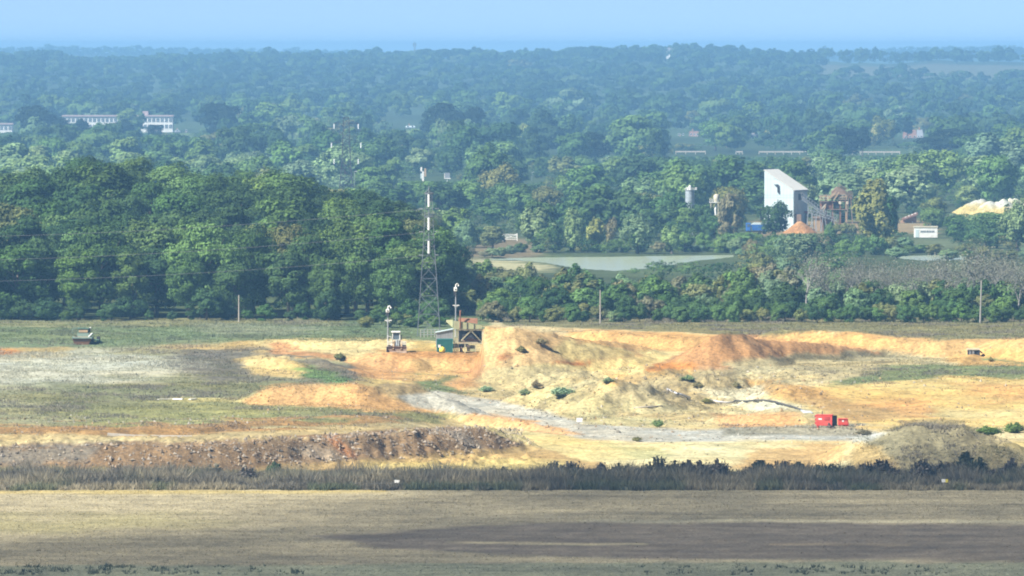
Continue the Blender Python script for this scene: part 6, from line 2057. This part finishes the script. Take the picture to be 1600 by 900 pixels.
def cream_hopper():
    f = Frame(1118, 1962)
    r = thing("cream_hopper", "cream hopper on legs with a railed platform, between the grey silo and the brown tree", "hopper", f.p)
    X, Z = f.x, f.z
    R = 4.6 * f.s
    part("vessel", MB().lathe([(.2, Z(322)), (R * .5, Z(317)), (R, Z(312.5)), (R, Z(306)), (R * .7, Z(304)), (.2, Z(303))], 20, X(1119.5), 0), M['cream'], r, smooth=True)
    part("platform", MB().box(X(1108.5), X(1124), -1, 1.2, Z(316.8), Z(315.6)), M['white'], r)
    m = MB()
    for u in (1109, 1112.5, 1116):
        m.bar(f(u, 316, -1), f(u, 311, -1), .09)
    m.bar(f(1108.5, 311, -1), f(1116.5, 311, -1), .1).bar(f(1108.5, 313.5, -1), f(1116.5, 313.5, -1), .08)
    part("guard_rail", m, M['white'], r)
    for u, y in ((1110.5, -.8), (1122, -.8), (1110.5, 1), (1122, 1)):
        part("leg", MB().bar(f(u, 317, y), (X(u), y, -.4), .2), M['cream'], r)
    part("chute", MB().tube([f(1119, 321, 0), f(1117.5, 327, -.2), f(1118.5, 336, -.2)], .28, 10), M['white'], r)
cream_hopper()
def cabin():
    Y = 1925
    f = Frame(1447, Y, v_base=377)
    f.p = foot(1447, Y); f.vb = proj(f.p.x, f.p.y, f.p.z)[1]
    r = thing("portable_cabin", "pale portable cabin with a dark band on its side, in grass on the right", "cabin", f.p)
    w = 36 * f.s; h = 2.6
    part("wall", MB().box(-w / 2, w / 2, 0, 2.8, .1, h), M['white'], r)
    part("roof", MB().box(-w / 2 - .12, w / 2 + .12, -.12, 2.9, h, h + .35), M['cream'], r)
    part("plinth", MB().box(-w / 2 + .1, w / 2 - .1, .1, 2.6, -.4, .1), M['dark'], r)
    n = 9
    pm = MB().box(0, .24, -.05, -.0, 1.35, 1.85).mesh("window", M['glass'])
    for k in range(n):
        link("window", pm, r, (-w / 2 + 1.55 + k * (w - 2.2) / n, 0, 0))
    m = MB().box(-w / 2 + .25, -w / 2 + 1.1, -.06, 0, .15, 2.1)
    part("door", m, M['white_sheet'], r)
cabin()
def brick_building():
    f = Frame(1418, 2090)
    r = thing("brick_building", "brown brick building with a dark sloping canopy, half hidden by trees", "building", f.p)
    X, Z = f.x, f.z
    part("wall", MB().prism([(X(1409), -.3), (X(1409), Z(346)), (X(1432), Z(337)), (X(1432), -.3)], 0, 6), M['brick'], r)
    part("roof", MB().hexa([(X(1411) - .1, -1.2, Z(344.5)), (X(1434), -1.2, Z(335.5)), (X(1434), 6.3, Z(335.5)), (X(1411), 6.3, Z(344.5))], [(X(1411) - .1, -1.2, Z(341.5)), (X(1434), -1.2, Z(332.5)), (X(1434), 6.3, Z(332.5)), (X(1411), 6.3, Z(341.5))]), M['roof_tile'], r)
    part("doorway", MB().box(X(1411), X(1415), -.06, .1, -.2, Z(354)), M['dark'], r)
    part("downpipe", MB().box(X(1425), X(1427), -.2, -.02, -.2, Z(346)), M['white'], r)
    part("window", MB().box(X(1419), X(1422), -.06, .05, Z(353), Z(348)), M['glass'], r)
    for k in range(4):
        part("ridge_light", MB().box(X(1414 + 5 * k), X(1416.5 + 5 * k), -1.0, -.4, Z(340 - 2 * k), Z(338.5 - 2 * k)), M['white'], r)
brick_building()
def field_gate():
    f = Frame(797, 1895)
    f.p = foot(797, 1895); f.vb = proj(f.p.x, f.p.y, f.p.z)[1]
    r = thing("field_gate", "white barred field gate at the edge of the dry bank left of the pond", "gate", f.p)
    w = 22 * f.s
    for x in (-w / 2, w / 2):
        part("post", MB().box(x - .1, x + .1, -.1, .1, -.3, 1.9), M['white'], r)
    for k in range(4):
        part("bar", MB().box(-w / 2, w / 2, -.05, .05, .35 + k * .4, .5 + k * .4), M['white'], r)
    part("brace", MB().bar((-w / 2, -.06, .4), (w / 2, -.06, 1.6), .1), M['white'], r)
field_gate()
def blue_truck():
    f = Frame(1186, 1962)
    f.p = foot(1186, 1962); f.vb = proj(f.p.x, f.p.y, f.p.z)[1]
    r = thing("blue_lorry", "blue tipper lorry parked in the bushes just left of the white works building", "lorry", f.p)
    part("body", MB().hexa([(-1.7, 0, 1.0), (1.7, 0, 1.0), (1.7, 2.2, 1.0), (-1.7, 2.2, 1.0)], [(-2, -.1, 2.5), (2, -.1, 2.5), (2, 2.3, 2.5), (-2, 2.3, 2.5)]), M['blue'], r)
    part("load_sheet", MB().prism([(-2.1, 2.5), (2.1, 2.5), (1.5, 2.95), (-1.2, 3.0)], -.1, 2.3), M['white_sheet'], r)
    part("cab", MB().box(-3.3, -2.1, .1, 2.1, .8, 2.9), M['blue'], r, .1)
    part("windscreen", MB().box(-3.0, -2.4, .06, .1, 1.9, 2.6), M['glass'], r)
    part("chassis", MB().box(-3.2, 1.8, .4, 1.8, .6, .9), M['dark'], r)
    for x in (-2.7, .2, 1.3):
        part("wheel", MB().wheel((x, .2, .5), .5, .3, 16, 'y'), M['black'], r)
blue_truck()
def lamp_post(u, vt, Y, label, vb=None):
    f = Frame(u, Y)
    r = thing("lamp_post", label, "lamp post", f.p, 0, "street lamps in the valley")
    zt = f.z(vt)
    part("column", MB().tube([(0, 0, -.3), (0, 0, zt)], [.08, .06], 8), M['galv'], r)
    part("lantern", MB().bar((0, 0, zt), (.75, 0, zt + .1), .1).box(.4, .85, -.12, .12, zt, zt + .14), M['white'], r)
lamp_post(831, 269, 2750, "white lamp post standing among trees above the pond")
lamp_post(604 - 50, 268, 2330, "white lamp post at the right foot of the farther pylon")
lamp_post(813, 452, 1300, "thin pale lamp post in the scrub right of the tall camera mast")
def white_tower():
    f = Frame(661, 2700)
    r = thing("white_tower", "narrow white machine tower standing among trees between the two pylons", "tower", f.p)
    X, Z = f.x, f.z
    part("shaft", MB().box(X(659.5), X(662.5), 0, .8, -.3, Z(268)), M['white'], r, .05)
    part("head", MB().box(X(657), X(660), 0, .9, Z(268), Z(261.5)), M['white'], r, .1)
    part("side_panel", MB().box(X(657), X(659.3), .1, .6, Z(279), Z(271)), M['white_sheet'], r)
    part("rust_panel", MB().box(X(662.8), X(666), .1, .5, Z(276), Z(263)), M['tan_steel'], r)
white_tower()
def sign_gantry():
    f = Frame(698.5, 2650)
    r = thing("sign_post", "dark square board on a white post right of the narrow white tower", "sign", f.p)
    X, Z = f.x, f.z
    part("post", MB().box(-.1, .1, 0, .2, -.3, Z(279)), M['white'], r)
    part("board", MB().box(X(695), X(703), -.05, .1, Z(278.5), Z(270)), M['slate'], r)
    part("ledge", MB().box(X(694), X(704), -.3, .2, Z(279.4), Z(278.4)), M['white'], r)
    part("side_edge", MB().box(X(694), X(695) - .02, -.08, .1, Z(278), Z(271)), M['white'], r)
sign_gantry()

# ---------------------------------------------------------------- far buildings
def school(u0, u1, vt, vb, Y, label, storeys, nwin, name="school_building"):
    f = Frame((u0 + u1) / 2, Y)
    r = thing(name, label, "school", f.p)
    X, Z = f.x, f.z
    w = X(u1) - X(u0)
    h = Z(vt) if f.vb > vt else 9
    part("wall", MB().box(X(u0), X(u1), 0, 11, -.5, h - .8), M['white'], r)
    part("roof", MB().box(X(u0) - .5, X(u1) + .5, -.6, 11.6, h - .8, h), M['pink_fascia'], r)
    zs = [h - .8 - 3.1 - k * 3.6 for k in range(storeys)]
    st = w / nwin
    windows(r, [X(u0) + st * (k + .5) for k in range(nwin)], [z for z in zs if z > 0], st * .74, 2.3, -.08, nx=2)
    return r, X, Z, h
r_, X_, Z_, h_ = school(98, 270, 180, 208, 4330, "long white two-storey school with bands of windows, behind dark trees at the left", 3, 26)
part("plant_room", MB().box(X_(222), X_(231), 3, 8, h_, h_ + 2.2), M['pink_fascia'], r_)
school(-40, 19, 192.5, 208, 4340, "white building with small windows at the left edge, left of the large dark tree", 2, 9, "white_building")
def house(name, label, u, Y, parts_):
    f = Frame(u, Y)
    r = thing(name, label, "house", f.p)
    for (u0, u1, ve, vr, d, mr, hip, nwin) in parts_:
        x0, x1 = f.x(u0), f.x(u1)
        ze, zr_ = f.z(ve), f.z(vr)
        y0 = 0 if not hip else -.6
        part("wall", MB().box(x0, x1, y0, y0 + d, -.4, ze), M['white'], r)
        k = (x1 - x0) * (.28 if hip else .02)
        o = .35
        m = MB().add([(x0 - o, y0 - o, ze), (x1 + o, y0 - o, ze), (x1 + o, y0 + d + o, ze), (x0 - o, y0 + d + o, ze), (x0 + k, y0 + d / 2, zr_), (x1 - k, y0 + d / 2, zr_)],
                     [(0, 1, 5, 4), (2, 3, 4, 5), (1, 2, 5), (3, 0, 4), (3, 2, 1, 0)])
        rf = part("roof", m, mr, r)
        part("chimney", MB().box(x0 + (x1 - x0) * .3, x0 + (x1 - x0) * .3 + .7, y0 + d / 2 - .35, y0 + d / 2 + .35, zr_ - .8, zr_ + 1.2), M['brick'], rf)
        windows(r, [x0 + (x1 - x0) * (j + .5) / nwin for j in range(nwin)], [max(.5, ze - 1.7)], 1.1, 1.2, y0 - .06)
house("cottage", "white cottage with two red-brown roofs beside the rounded green tree", 1075, 4100, [(1058, 1070, 219, 213.5, 5, M['roof_tile'], True, 2), (1077, 1092, 218, 205, 8, M['roof_tile'], False, 3)])
house("brown_roofed_house", "white house with a brown and grey roof left of the large dark tree", 1428, 4000, [(1412, 1432, 215.5, 203, 8, M['roof_tile'], False, 3), (1433, 1442, 215, 202.5, 7, M['slate'], False, 2)])
house("cottage", "small white house low among trees above the pale parapet", 1138, 3640, [(1132, 1137, 233, 229, 4, M['slate'], True, 1), (1140, 1147, 235.5, 231, 5, M['slate'], False, 1)])
house("ridge_house", "tiny pale house on the ridge line below the skyline", 1048, 7250, [(1041, 1054, 79, 75.5, 10, M['slate'], False, 2)])
house("cottage", "grey-roofed bungalow glimpsed left of the small golden tree", 1178, 3900, [(1174, 1184, 215, 208, 7, M['slate'], False, 2)])
house("cottage", "low white house among trees right of the dark spreading tree's crown", 276, 4320, [(273, 281, 206, 203.5, 6, M['slate'], False, 1), (287, 295, 210, 206.5, 6, M['roof_tile'], False, 1)])
house("cottage", "pale low house half hidden between the far pylon and the dark oaks", 641, 4380, [(634, 648, 199, 196.5, 6, M['white_sheet'], False, 2)])
def parapet(u0, u1, v, Y, label):
    f = Frame(u0, Y)
    r = thing("parapet_wall", label, "wall", f.p, 0, "pale walls along the valley road")
    x1 = f.x(u1)
    h = max(f.z(v), 1.5)
    n = max(2, int((u1 - u0) / 12))
    for k in range(n):
        part("panel", MB().box(x1 * k / n + .05, x1 * (k + 1) / n - .05, 0, .3, h - .6, h), M['concrete'], r)
    m = MB()
    for k in range(n + 1):
        m.box(x1 * k / n - .15, x1 * k / n + .15, -.1, .4, -.4, h + .08)
    part("pier", m, M['concrete'], r)["kind"] = "stuff"
parapet(1056, 1102, 241, 3450, "long pale parapet below the red-roofed cottage")
parapet(1150, 1160, 241, 3450, "very short stretch of pale parapet between the two long ones")
parapet(1186, 1262, 240, 3450, "pale parapet above the white works building")
parapet(1332, 1406, 237.5, 3450, "pale parapet below the dark spreading tree and the brown-roofed house")
def mast():
    f = Frame(648, 7600)
    r = thing("lattice_mast", "thin lattice mast standing on the skyline left of the picture's middle", "mast", f.p)
    zt = f.z(66)
    mb = {'leg': [MB() for _ in range(4)], 'brace': MB()}
    lattice(mb, 2.2, 1.2, -.3, zt, 8, .35)
    for k in range(4): part("leg", mb['leg'][k], M['lattice'], r)
    part("bracing", mb['brace'], M['lattice'], r)["kind"] = "stuff"
    part("aerial", MB().box(-1.6, -.7, -.4, .4, zt - 4, zt - 1).box(.7, 1.6, -.4, .4, zt - 4, zt - 1), M['lattice'], r)
mast()

# ================================================================== HAZE
hz = bpy.data.materials.new("haze_air")
hz.use_nodes = True
nt = hz.node_tree
nt.nodes.remove(nt.nodes["Principled BSDF"])
pv = nt.nodes.new("ShaderNodeVolumePrincipled")
pv.inputs["Density"].default_value = HAZE_DENSITY
pv.inputs["Color"].default_value = (*HAZE_COLOR, 1)
nt.links.new(pv.outputs[0], nt.nodes["Material Output"].inputs["Volume"])
haze = link("haze", MB().box(-3100, 3100, -300, 14200, -5, 57.5).mesh("haze", hz))
tag(haze, "pale blue summer haze filling the valley air", kind="stuff")
